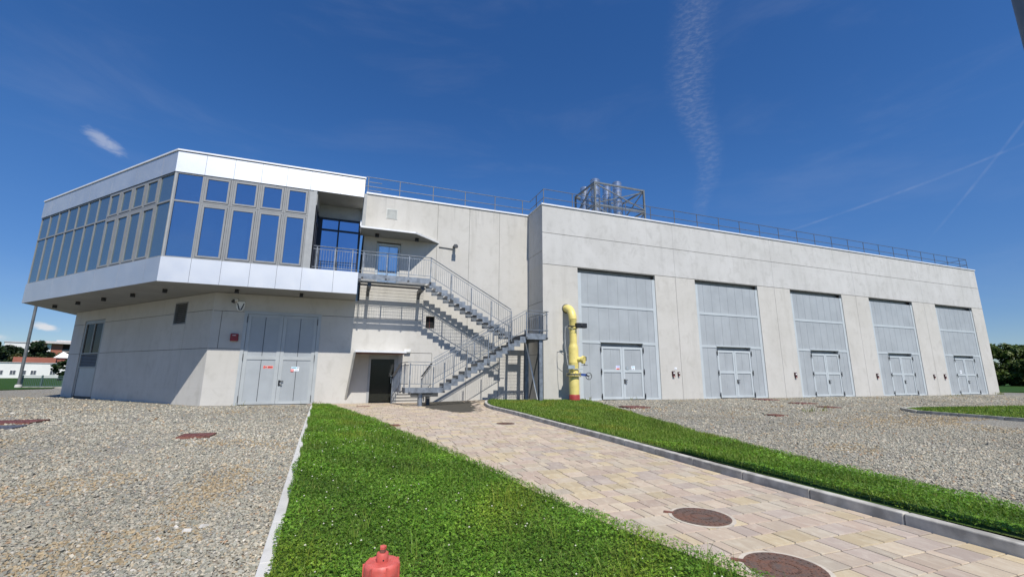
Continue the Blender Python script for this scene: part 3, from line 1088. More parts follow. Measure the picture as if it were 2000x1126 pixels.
def build_flues():
    x0, x1, y0, y1, zb, zm, zt = 14.9, 18.9, 24.0, 26.7, 10.43, 12.63, 14.22
    m = MB()
    w = 0.115
    for x in (x0, x1):
        for y in (y0, y1):
            m.beam((x, y, zb), (x, y, zt + .06), w, w, (0, 1, 0))
    for z in (zm, zt):
        for y in (y0, y1):
            m.beam((x0 + .066, y, z), (x1 - .066, y, z), w * .9, w * .9)
        for x in (x0, x1):
            m.beam((x, y0 + .066, z), (x, y1 - .066, z), w * .9, w * .9)
    m.build('frame', 'frame_steel', 'flues')
    b = MB()
    for y in (y0, y1):
        b.beam((x0, y - .05, zt - .1), (x1, y - .05, zm + .1), .06, .06)
        b.beam((x0, y + .05, zm + .1), (x1, y + .05, zt - .1), .06, .06)
        b.beam((x0, y - .05, zm - .1), (x1, y - .05, zb + .1), .06, .06)
        b.beam((x0, y + .05, zb + .1), (x1, y + .05, zm - .1), .045, .045)
    for x in (x0, x1):
        b.beam((x - .05, y0, zt - .1), (x - .05, y1, zm + .1), .06, .06)
        b.beam((x + .05, y0, zm + .1), (x + .05, y1, zt - .1), .06, .06)
        b.beam((x - .05, y0, zm - .1), (x - .05, y1, zb + .1), .06, .06)
        b.beam((x + .05, y0, zb + .1), (x + .05, y1, zm - .1), .06, .06)
    b.build('brace', 'frame_steel', 'flues')


build_flues()


def build_flue(x, y, r, top, label):
    k = thing('flue%g%g' % (x, y), 'flue_pipe', label, 'flue', (x, y, 10.42), 'shiny flue pipes on the roof')
    m = MB()
    prof = [(r, 10.43)]
    z = 11.3
    while z < top - .4:
        prof += [(r, z - .03), (r + .022, z - .03), (r + .022, z + .03), (r, z + .03)]
        z += 1.0
    prof += [(r, top - .14)]
    m.lathe(x, y, prof, 28)
    m.build('pipe', 'steel_bright', 'flue%g%g' % (x, y), smooth=True)
    m = MB()
    m.lathe(x, y, [(r + .012, top - .139), (r + .012, top - .06), (r * .86, top), (r * .7, top)], 28)
    m.build('cap_ring', 'steel_bright', 'flue%g%g' % (x, y), smooth=True)


build_flue(17.2, 24.75, 0.31, 14.90, 'shiny steel flue nearest the front, right of the middle of the roof frame')
build_flue(17.05, 25.85, 0.30, 15.1, 'shiny steel flue just behind and left of the front right flue')
build_flue(15.46, 24.85, 0.33, 14.86, 'tallest looking steel flue standing behind the frame corner post')
build_flue(15.2, 25.9, 0.29, 14.66, 'leftmost slim steel flue at the back left of the roof frame')


# ------------------------------------------------------------------ office wing
A1 = math.radians(48.5)
L2, N2 = (-math.cos(A1), math.sin(A1)), (math.sin(A1), math.cos(A1))          # lower left wall, inward normal
A2 = math.radians(46.6)
L3, N3 = (-math.cos(A2), math.sin(A2)), (math.sin(A2), math.cos(A2))
FY = 20.85
CX, CY = -5.80, 22.8
UX, UY = -7.354, FY
LOFF = 13.10
thing('office', 'office_wing', 'two storey wing whose silver clad glazed upper floor overhangs a bare concrete base', 'office building', (-5, 26, 0))


def lp(s, d=0.0):      # lower left wall point
    return (CX + L2[0] * s + N2[0] * d, CY + L2[1] * s + N2[1] * d)


def up(s, d=0.0):
    return (UX + L3[0] * s + N3[0] * d, UY + L3[1] * s + N3[1] * d)


def build_office_base():
    m = MB()
    x0 = CX
    h = [(-4.55 - x0, -1.32 - x0, -1, 4.09, 0.10, True)]
    for a, b in ((0, 1.24), (4.5, 6.14)):
        h.append((a, b, 4.03, 4.052, 0.025, True))
    h.append((0, 1.24, 2.35, 2.37, 0.02, True))
    h.append((0.35, 0.37, 2.37, 4.03, 0.02, True))
    m.plate((CX, CY), (1, 0), (0, 1), 0.34 - CX, -0.35, 4.86, h, 0.3)
    h = [(10.72, 13.32, -1, 4.27, 0.10, True), (2.17, 3.31, 3.54, 4.6, 0.1, True),
         (0, 10.72, 4.06, 4.082, 0.025, True), (13.32, 14.85, 4.06, 4.082, 0.025, True),
         (0, 10.72, 2.35, 2.372, 0.025, True), (13.32, 14.85, 2.35, 2.372, 0.025, True),
         (2.19, 2.205, -1, 2.35, 0.015, True), (2.17, 2.185, 2.37, 3.54, .015, True), (3.295, 3.31, 2.37, 3.54, .015, True)]
    m.plate(lp(14.85), (-L2[0], -L2[1]), N2, 14.85, -0.35, 4.86, [(14.85 - b, 14.85 - a, c, d, e, f) for a, b, c, d, e, f in h], 0.3)
    m.prism([lp(0.1, .32), (0.30, 23.12), (0.30, 36), lp(14.8, .32)][::1], -0.3, 4.85)
    m.build('wall', ['concrete', 'joint_dark'], 'office')


build_office_base()


def build_service_door():
    Y = WM + .05
    x0, x1, zt = -4.55, -1.32, 4.09
    zb = -0.10
    m = MB()
    m.box(x0, x0 + .14, Y - .07, Y, zb, zt)
    m.box(x1 - .14, x1, Y - .07, Y, zb, zt)
    m.box(x0 + .14, x1 - .14, Y - .07, Y, zt - .13, zt)
    d = m.build('service_door', 'door_frame_grey', 'office')
    mid = (x0 + x1) / 2
    for a, b in ((x0 + .15, mid - .005), (mid + .005, x1 - .15)):
        m = MB()
        m.box(a, b, Y - .02, Y + .03, zb + .03, zt - .14)
        s = (a + b) / 2
        for z0, z1 in ((zb + .16, 1.9), (2.06, zt - .25)):
            m.box(s - .012, s + .012, Y - .026, Y - .021, z0, z1, 1)
        m.build('door_leaf', ['door_panel', 'galvanised_dark'], 'office', d)
        f = MB()
        w = .15
        f.box(a, a + w, Y - .045, Y - .021, zb + .03, zt - .14)
        f.box(b - w, b, Y - .045, Y - .021, zb + .03, zt - .14)
        for z0, z1 in ((zb + .03, zb + .15), (1.9, 2.06), (zt - .25, zt - .14)):
            f.box(a + w, b - w, Y - .045, Y - .021, z0, z1)
        f.build('leaf_frame', 'door_frame_grey', 'office', d)
        xh = a - .005 if a < mid - .1 else b + .005
        for z in (0.16, 2.0, 3.7):
            q = MB()
            q.tube((xh, Y - .09, z - .15), (xh, Y - .09, z + .15), .016, 8)
            q.build('hinge', 'galvanised_dark', 'office', d)
    q = MB()
    q.box(mid + .05, mid + .12, Y - .065, Y - .046, .74, .99)
    q.beam((mid + .08, Y - .075, .95), (mid + .26, Y - .075, .95), .03, .03)
    q.beam((mid + .08, Y - .075, .78), (mid + .22, Y - .075, .80), .03, .03)
    q.build('door_handle', 'black_plastic', 'office', d)
    m = MB()
    m.box(x0 - .05, x1 + .05, WM - .12, WM + .06, -.3, -.105)
    m.build('door_sill', 'edge_concrete', 'office', d)


build_service_door()


def lbox(m, s0, s1, d0, d1, z0, z1, f=lp, mi=0):
    m.prism([f(s1, d0), f(s0, d0), f(s0, d1), f(s1, d1)], z0, z1, mi)


def build_left_openings():
    m = MB()
    for s0, s1, z0, z1 in ((10.74, 10.95, 0, 4.25), (13.08, 13.3, 0, 4.25), (10.95, 13.08, 4.06, 4.25), (10.95, 13.08, 2.33, 2.40),
                           (10.95, 13.08, 1.56, 1.64), (11.97, 12.05, 2.40, 4.06)):
        lbox(m, s0, s1, 0.02, 0.09, z0, z1)
    w = m.build('window', 'window_frame', 'office')
    m = MB()
    lbox(m, 10.96, 11.96, .065, .085, 2.405, 4.055)
    lbox(m, 12.06, 13.07, .065, .085, 2.405, 4.055)
    m.build('pane', 'glass_window', 'office', w)
    m = MB()
    for i in range(8):
        z = 1.66 + i * .083
        m.poly([(*lp(10.96, .03), z), (*lp(13.07, .03), z), (*lp(13.07, .085), z + .055), (*lp(10.96, .085), z + .055)])
    m.build('louvre', 'window_frame', 'office', w)
    m = MB()
    lbox(m, 10.96, 13.07, .045, .085, 0.0, 1.555)
    m.build('panel', 'door_panel', 'office', w)
    m = MB()
    for s0, s1, z0, z1 in ((2.17, 2.22, 3.54, 4.6), (3.26, 3.31, 3.54, 4.6), (2.22, 3.26, 4.55, 4.6), (2.22, 3.26, 3.54, 3.59)):
        lbox(m, s0, s1, -.01, .09, z0, z1)
    for i in range(10):
        z = 3.61 + i * .094
        m.poly([(*lp(2.22, .0), z), (*lp(3.26, .0), z), (*lp(3.26, .08), z + .07), (*lp(2.22, .08), z + .07)])
    m.build('louvre', 'window_frame', 'office')


build_left_openings()

E1 = up(LOFF)
ZS, Z1, Z2, Z3 = 4.867, 5.884, 9.581, 10.495
RX1 = 0.175


def build_office_upper():
    m = MB()
    mull = [x * 1.0271 for x in (-6.14, -5.10, -4.07, -3.08, -2.12, -0.85)]
    for z0, z1 in ((ZS, Z1), (Z2, Z3)):
        h = [(x - UX - .006, x - UX + .006, z0, z1, 0.01, True) for x in mull]
        m.plate((UX, UY), (1, 0), (0, 1), RX1 - UX, z0, z1, h, 0.25)
        h = [(LOFF - s - .007, LOFF - s + .007, z0, z1, .01, True) for s in np.arange(1.09, 12.9, 2.18)]
        m.plate(E1, (-L3[0], -L3[1]), N3, LOFF, z0, z1, h, 0.25)
        m.plate((E1[0] + .05, 35.3), (0, -1), (1, 0), 35.3 - E1[1], z0, z1, [], 0.25)
        m.poly([(RX1, FY, z0), (RX1, FY + 14, z0), (RX1, FY + 14, z1), (RX1, FY, z1)])
    m.build('cladding', ['cladding', 'galvanised_dark'], 'office')
    outline = [(UX + .02, UY + .02), (RX1 - .01, UY + .02), (RX1 - .01, 35.2), (E1[0] + .1, 35.2), (E1[0] + .04, E1[1] + .02)]
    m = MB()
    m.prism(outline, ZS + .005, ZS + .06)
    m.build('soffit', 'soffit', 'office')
    m = MB()
    k = 0.04
    cap = [(UX - .02, UY - k), (RX1 + k, UY - k), (RX1 + k, 35.3), (E1[0] - k, 35.3), (E1[0] - k, E1[1] - .01)]
    m.prism(cap, Z3 + .03, Z3 + .10)
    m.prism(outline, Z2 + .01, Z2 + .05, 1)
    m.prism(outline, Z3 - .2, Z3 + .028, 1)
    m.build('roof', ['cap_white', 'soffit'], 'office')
    m = MB()      # terrace and room floor
    m.prism(outline, Z1 - .12, Z1 - .06)
    # room enclosure: back and party walls so that the glass closes a dark room
    m.box(-15.0, -1.9, 34.8, 35.0, Z1, Z2)
    m.box(-2.0, -1.9, 22.66, 34.9, Z1, Z2)
    m.build('floor', 'grey_panel', 'office')


build_office_upper()


def build_windows():
    ZM = 8.318
    # front
    for i, (a, b) in enumerate([(UX + .06, -6.306), (-6.306, -5.238), (-5.238, -4.18), (-4.18, -3.163), (-3.163, -2.177)]):
        fr = MB()
        pn = MB()
        Y0 = FY + .03
        if i == 0:
            for x0, x1 in ((a - .02, a + .05), (b - .05, b)):
                fr.box(x0, x1, Y0, Y0 + .09, Z1, Z2)
            for z0, z1 in ((Z1, Z1 + .05), (ZM - .035, ZM + .035), (Z2 - .06, Z2)):
                fr.box(a + .05, b - .05, Y0, Y0 + .09, z0, z1)
            for z0, z1 in ((Z1 + .05, ZM - .036), (ZM + .036, Z2 - .06)):
                pn.box(a + .05, b - .05, Y0 + .04, Y0 + .06, z0, z1)
        else:
            for z0, z1 in ((Z1, ZM - .005), (ZM + .005, Z2)):
                fr.box(a + .004, a + .07, Y0, Y0 + .09, z0, z1)
                fr.box(b - .07, b - .004, Y0, Y0 + .09, z0, z1)
                fr.box(a + .07, b - .07, Y0, Y0 + .09, z0, z0 + .07)
                fr.box(a + .07, b - .07, Y0, Y0 + .09, z1 - .07, z1)
                c = .082                                # sash inside the frame, a fine shadow gap between
                fr.box(a + c, a + c + .075, Y0 - .02, Y0 + .05, z0 + c, z1 - c)
                fr.box(b - c - .075, b - c, Y0 - .02, Y0 + .05, z0 + c, z1 - c)
                fr.box(a + c + .075, b - c - .075, Y0 - .02, Y0 + .05, z0 + c, z0 + c + .075)
                fr.box(a + c + .075, b - c - .075, Y0 - .02, Y0 + .05, z1 - c - .075, z1 - c)
                pn.box(a + c + .075, b - c - .075, Y0 + .02, Y0 + .04, z0 + c + .075, z1 - c - .075)
        f = fr.build('window', 'window_frame', 'office')
        pn.build('pane', 'glass_front', 'office', f)
    # what one sees of the room: blinds, desks, back partition
    m = MB()
    m.box(-5.10, -4.52, FY + .22, FY + .25, Z1 + .05, ZM)
    m.build('blind', 'white_plastic', 'office')
    m = MB()
    m.box(-7.0, -2.2, 26.0, 26.1, Z1 - .06, Z2)
    m.build('partition', 'insulation_grey', 'office')
    for x in (-6.6, -5.0, -3.4):
        m = MB()
        m.box(x, x + 1.2, FY + 1.2, FY + 2.0, Z1 + .66, Z1 + .70)
        m.box(x + .05, x + .1, FY + 1.25, FY + 1.95, Z1 - .06, Z1 + .66)
        m.box(x + 1.1, x + 1.15, FY + 1.25, FY + 1.95, Z1 - .06, Z1 + .66)
        m.build('desk', 'white_plastic', 'office')
    # side: corner pane, four framed lights, seven plain lights
    n = 12
    w = (LOFF - .1) / n
    for i in range(n):
        s0, s1 = .06 + i * w, .06 + (i + 1) * w
        fr = MB()
        pn = MB()
        framed = 1 <= i <= 4
        if framed:
            for z0, z1 in ((Z1, ZM - .005), (ZM + .005, Z2)):
                for e, d0, d1, c in ((.07, .03, .12, .004), (.075, .01, .08, .082)):
                    lbox(fr, s0 + c, s0 + c + e, d0, d1, z0 + (c if c > .05 else 0), z1 - (c if c > .05 else 0), up)
                    lbox(fr, s1 - c - e, s1 - c, d0, d1, z0 + (c if c > .05 else 0), z1 - (c if c > .05 else 0), up)
                    zz = c if c > .05 else 0
                    lbox(fr, s0 + c + e, s1 - c - e, d0, d1, z0 + zz, z0 + zz + e, up)
                    lbox(fr, s0 + c + e, s1 - c - e, d0, d1, z1 - zz - e, z1 - zz, up)
                c = .157
                lbox(pn, s0 + c, s1 - c, .05, .07, z0 + c, z1 - c, up)
        else:
            e = .03
            lbox(fr, s0, s0 + e, .03, .12, Z1, Z2, up)
            lbox(fr, s1 - e, s1, .03, .12, Z1, Z2, up)
            for z0, z1 in ((Z1, Z1 + .05), (ZM - .035, ZM + .035), (Z2 - .06, Z2)):
                lbox(fr, s0 + e, s1 - e, .03, .12, z0, z1, up)
            for z0, z1 in ((Z1 + .05, ZM - .035), (ZM + .035, Z2 - .06)):
                lbox(pn, s0 + e, s1 - e, .07, .09, z0, z1, up)
        f = fr.build('window', 'window_frame', 'office')
        pn.build('pane', 'glass_side', 'office', f)
    m = MB()
    m.box(UX + .0, UX + .055, FY + .028, FY + .10, Z1 + .001, Z2 - .001)
    m.build('corner_post', 'grey_panel', 'office')
    m = MB()
    m.box(-2.177, -2.03, FY + .03, FY + .1, Z1, Z2)
    m.box(-2.028, -1.88, FY + .015, FY + 1.7, Z1, Z2)
    m.build('end_panel', 'grey_panel', 'office')
    # terrace recess
    YB = 22.6
    m = MB()
    m.box(-1.878, RX1 - .03, YB, YB + .1, 8.92, Z2)
    m.box(-.872, -.852, YB - .004, YB - .001, 8.92, Z2)
    m.box(-1.879, -1.85, FY + .1, YB - .001, 8.92, Z2 - .002)
    m.box(RX1 - .028, .345, 22.4, 22.79, 8.42, 10.4)
    m.build('terrace_wall', 'grey_panel', 'office')
    fr, pn = MB(), MB()
    for x0, x1 in ((-1.85, -1.66), (-.93, -.86), (RX1 - .13, RX1 - .03)):
        fr.box(x0, x1, YB - .06, YB + .05, Z1 - .06, 8.92)
    for a, b in ((-1.66, -.93), (-.86, RX1 - .13)):
        for z0, z1 in ((8.83, 8.92), (8.26, 8.34), (Z1 - .06, Z1 + .1)):
            fr.box(a, b, YB - .05, YB + .05, z0, z1)
        pn.box(a, b, YB, YB + .02, Z1 + .1, 8.26)
        pn.box(a, b, YB, YB + .02, 8.34, 8.83)
    for y0 in (FY + .2, FY + .95, YB - .12):
        fr.box(-1.88, -1.82, y0, y0 + .07, Z1, 8.92)
    for z0, z1 in ((8.84, 8.92), (8.27, 8.34)):
        fr.box(-1.876, -1.83, FY + .27, YB - .12, z0, z1)
    pn.box(-1.879, -1.85, FY + .2, YB - .1, Z1, 8.84)
    f = fr.build('terrace_glazing', 'dark_frame', 'office')
    pn.build('pane', 'glass_terrace', 'office', f)
    for x, y in [(-15.1, 30.6), (-13.25, 28.65), (-11.37, 26.63), (-9.53, 24.73), (-7.7, 22.85), (-4.75, 21.75), (-2.18, 21.7)]:
        m = MB()
        m.box(x - .07, x + .07, y - .07, y + .07, ZS - .16, ZS + .004)
        m.build('soffit_lamp', 'black_plastic', 'office')


build_windows()


# ------------------------------------------------------------------ stair
thing('stair', 'steel_staircase', 'galvanised steel outdoor stair with two long flights, landings and barred railings', 'staircase', (5.5, 19.6, 0))
ZP, ZR, ZT = 0.683, 3.277, 5.912            # platform, right landing, top landing
YA, YB_, YC, YD = 19.8, 20.95, 21.16, 22.3


def grating(m, x0, x1, y0, y1, z, h=.03, bx=.12, by=.06):
    m.box(x0, x1, y0, y0 + .012, z - h, z)
    m.box(x0, x1, y1 - .012, y1, z - h, z)
    n = max(2, int((x1 - x0) / by))
    for i in range(n + 1):
        x = x0 + (x1 - x0 - .005) * i / n
        m.box(x, x + .005, y0 + .012, y1 - .012, z - h, z)
    n = max(2, int((y1 - y0) / bx))
    for i in range(1, n):
        y = y0 + (y1 - y0) * i / n
        m.box(x0 + .005, x1 - .005, y, y + .006, z - .012, z - .002)


def build_stair():
    # treads
    X1a, n1 = 4.165, 14
    t1 = (8.114 - X1a) / (n1 - 1)
    r1 = (ZR - ZP) / n1
    X2a, n2 = 7.82, 15
    t2 = (7.82 - 3.53) / (n2 - 1)
    r2 = (ZT - ZR) / n2
    spec = []
    for i in range(n1 - 1):
        spec.append((X1a + t1 * i, X1a + t1 * (i + 1), YA + .03, YB_ - .03, ZP + r1 * (i + 1)))
    for i in range(n2 - 1):
        spec.append((X2a - t2 * (i + 1), X2a - t2 * i, YC + .03, YD - .03, ZR + r2 * (i + 1)))
    for k, (x0, x1, y0, y1, z) in enumerate(spec):
        m = MB()
        grating(m, x0 + .004, x1 - .004, y0, y1, z, .03, .12, .045)
        # front lip and end plates
        if k < n1 - 1:
            m.box(x0 - .002, x0 + .003, y0, y1, z - .10, z)
        else:
            m.box(x1 - .003, x1 + .002, y0, y1, z - .10, z)
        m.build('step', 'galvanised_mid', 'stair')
    ZG = -.09
    rs = (ZP - ZG) / 5
    for i in range(4):
        m = MB()
        y1 = 22.1 - .285 * i
        a, b = 2.12 + .06 * i, 3.50 + .065 * i
        grating(m, a, b, y1 - .285, y1, ZG + rs * (i + 1), .03, .1, .06)
        m.box(a, b, y1 + .002, y1 + .007, ZG + rs * (i + 1) - .05, ZG + rs * (i + 1))
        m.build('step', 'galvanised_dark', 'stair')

    # saw-tooth stringers
    def stringer(xs, zs, y, low=.27, top=.03, th=.016):
        m = MB()
        for (a, b), z in zip(xs, zs):
            m.box(min(a, b), max(a, b), y - th / 2, y + th / 2, z - low, z + top)
        return m
    for y in (YA, YB_):
        xs = [(X1a + t1 * i, X1a + t1 * (i + 1)) for i in range(n1 - 1)]
        stringer(xs, [ZP + r1 * (i + 1) for i in range(n1 - 1)], y).build('stringer', 'galvanised', 'stair')
    for y in (YC, YD):
        xs = [(X2a - t2 * i, X2a - t2 * (i + 1)) for i in range(n2 - 1)]
        stringer(xs, [ZR + r2 * (i + 1) for i in range(n2 - 1)], y).build('stringer', 'galvanised', 'stair')
    for x in (2.10, 3.50):
        m = MB()
        for i in range(4):
            z = ZG + rs * (i + 1)
            y1 = 22.1 - .285 * i
            m.box(x + .06 * i, x + .06 * i + .016, y1 - .285, y1, z - .19, z + .02)
        m.build('stringer', 'galvanised', 'stair')

    # landings
    def landing(x0, x1, y0, y1, z, fz, name='landing', skip=()):
        m = MB()
        grating(m, x0 + .01, x1 - .01, y0 + .01, y1 - .01, z, .03, .12, .06)
        a, b = fz
        if 'f' not in skip:
            m.box(x0, x1, y0 - .012, y0, z - a, z + b)
        if 'b' not in skip:
            m.box(x0, x1, y1, y1 + .012, z - a, z + b)
        if 'l' not in skip:
            m.box(x0 - .012, x0, y0, y1, z - a, z + b)
        if 'r' not in skip:
            m.box(x1, x1 + .012, y0, y1, z - a, z + b)
        return m.build(name, 'galvanised', 'stair')
    landing(2.45, X1a, YA, YB_ + .02, ZP, (.2, .02), skip=('r', 'b'))
    landing(8.12, 9.27, YA, YD, ZR, (.27, .02), skip=('l',))
    landing(7.83, 8.118, YC + .01, YD, ZR, (.1, .02), skip=('l', 'r', 'f'))
    landing(0.18, 3.53, YC, WM - .04, ZT, (.25, .015), skip=('r', 'b', 'l'))
    # beams and columns
    for x in (0.72, 3.24):
        m = MB()
        m.beam((x, WM - .01, 5.46), (x, YC + .2, 5.46), .16, .20)
        m.beam((x, WM - .01, 5.15), (x, WM - .5, 5.36), .10, .05)
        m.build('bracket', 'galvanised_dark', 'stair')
    for y in (21.5, 22.2):
        m = MB()
        m.box(0.2, 3.5, y, y + .08, 5.565, 5.64)
        m.build('beam', 'galvanised_dark', 'stair')
    m = MB()
    m.box(2.75, 3.95, 20.1, 20.3, .31, .47)
    m.build('beam', 'galvanised_dark', 'stair')
    m = MB()
    m.tube((3.14, 20.05, -.2), (3.14, 20.05, .47), .11, 18)
    m.build('column', 'galvanised', 'stair', smooth=True)
    m = MB()
    m.box(3.5, 3.65, 20.5, 20.8, -.1, .48)
    m.build('column', 'galvanised_dark', 'stair')
    for x, y in ((8.95, 19.98), (8.93, 21.75)):
        m = MB()
        for dy in (-.09, .09):
            m.box(x - .09, x + .09, y + dy - .006, y + dy + .006, -.1, ZR - .28)
        m.box(x - .006, x + .006, y - .084, y + .084, -.1, ZR - .28)
        m.build('column', 'galvanised', 'stair')
    for bx in ((8.85, 9.05, YA + .03, YD - .05, ZR - .275, ZR - .03), (8.16, 8.30, YA + .03, YD - .05, ZR - .275, ZR - .06), (8.301, 8.849, 21.65, 21.8, ZR - .275, ZR - .06)):
        m = MB()
        m.box(*bx)
        m.build('beam', 'galvanised_dark', 'stair')
    m = MB()
    m.beam((8.86, 21.62, ZR - .35), (8.86, 20.12, .1), .05, .05)
    m.build('brace', 'white_plastic', 'stair')
    m = MB()
    m.beam((9.04, 20.12, ZR - .35), (9.04, 21.62, .1), .05, .05)
    m.build('brace', 'galvanised_dark', 'stair')

    # railings: polyline of floor points, handrail 1.08 above
    def rail(pts, posts_t, hr=1.08, skipinfill=False, hw=.10):
        """pts: list of (x,y,z_floor)"""
        P = [Vector(p) for p in pts]
        for nm, dz, w_, h_ in (('handrail', hr, hw, .022), ('upper_bar', hr - .13, .016, .028), ('lower_bar', .13, .016, .028)):
            r = MB()
            for a, b in zip(P[:-1], P[1:]):
                r.beam(a + Vector((0, 0, dz)), b + Vector((0, 0, dz)), w_, h_)
            r.build(nm, 'galvanised', 'stair')
        inf = MB()
        for a, b in zip(P[:-1], P[1:]):
            L = (b - a).length
            n = max(1, int(L / .115))
            for i in range(1, n):
                q = a.lerp(b, i / n)
                inf.beam(q + Vector((0, 0, .13)), q + Vector((0, 0, hr - .13)), .012, .012, (0, 1, 0))
        inf.build('balusters', 'galvanised', 'stair')
        for (x, y, z) in posts_t:
            q = MB()
            q.beam((x, y, z - .22), (x, y, z + hr), .05, .05, (0, 1, 0))
            q.build('post', 'galvanised', 'stair')
            q = MB()
            q.box(x - .045, x + .045, y - .045, y + .03, z - .24, z - .16)
            q.build('post_foot', 'galvanised_dark', 'stair')
    s1 = r1 / t1
    f1 = lambda x: ZP + r1 + (x - X1a) * s1
    yf = YA - .03
    rail([(2.60, yf, ZP + .06), (3.66, yf, ZP + .05), (8.11, yf, ZR + .06), (9.26, yf, ZR + .06)],
         [(2.62, yf, ZP)] + [(x, yf, f1(x) - .13) for x in (4.14, 5.17, 6.19, 7.21)] + [(8.13, yf, ZR), (9.23, yf, ZR)])
    rail([(9.31, YA - .03, ZR + .06), (9.31, YD + .03, ZR + .06)], [(9.31, 20.9, ZR), (9.31, YD, ZR)])
    yb = YB_ + .03
    rail([(3.85, yb, ZP + .27), (7.80, yb, ZR - .02)], [(x, yb, f1(x) - .13) for x in (3.87, 4.84, 5.84, 6.82, 7.79)])
    yc = YC - .03
    s2 = r2 / t2
    f2 = lambda x: ZR + r2 + (X2a - x) * s2
    rail([(0.2, yc, ZT), (3.55, yc, ZT), (7.83, yc, ZR + .27)],
         [(x, yc, ZT) for x in (.37, 1.44, 2.49)] + [(3.56, yc, ZT)] + [(x, yc, f2(x) - .15) for x in (4.61, 5.67, 6.73)] + [(7.83, yc, ZR + .2)])
    rail([(2.11, 22.10, .10), (2.36, 20.97, ZP + .04)], [(2.11, 22.1, .02), (2.36, 20.96, ZP)])
    rail([(2.36, 20.93, ZP + .04), (2.56, YA, ZP + .05)], [(2.46, 20.4, ZP)])
    rail([(3.50, 22.10, .10), (3.78, 21.02, ZP + .05)], [(3.50, 22.1, .02)])


build_stair()

thing('terracerail', 'terrace_railing', 'barred grey steel railing across the open terrace beside the glazed front', 'railing', (-.8, 20.7, 5.7))


def build_terrace_rail():
    y = YC - .03
    a, b = -1.83, 0.11
    m = MB()
    m.beam((a, y, 7.02), (b, y, 7.02), .10, .022)
    m.beam((a, y, 6.89), (b, y, 6.89), .016, .028)
    m.beam((a, y, 6.04), (b, y, 6.04), .016, .028)
    m.build('handrail', 'galvanised', 'terracerail')
    m = MB()
    for i in range(1, 17):
        x = a + (b - a) * i / 17
        m.beam((x, y, 6.04), (x, y, 6.89), .012, .012, (0, 1, 0))
    m.build('balusters', 'galvanised', 'terracerail')
    for x in (-1.66, -.88, -.13):
        m = MB()
        m.beam((x, y, 5.80), (x, y, 7.01), .05, .05, (0, 1, 0))
        m.build('post', 'galvanised', 'terracerail')


build_terrace_rail()


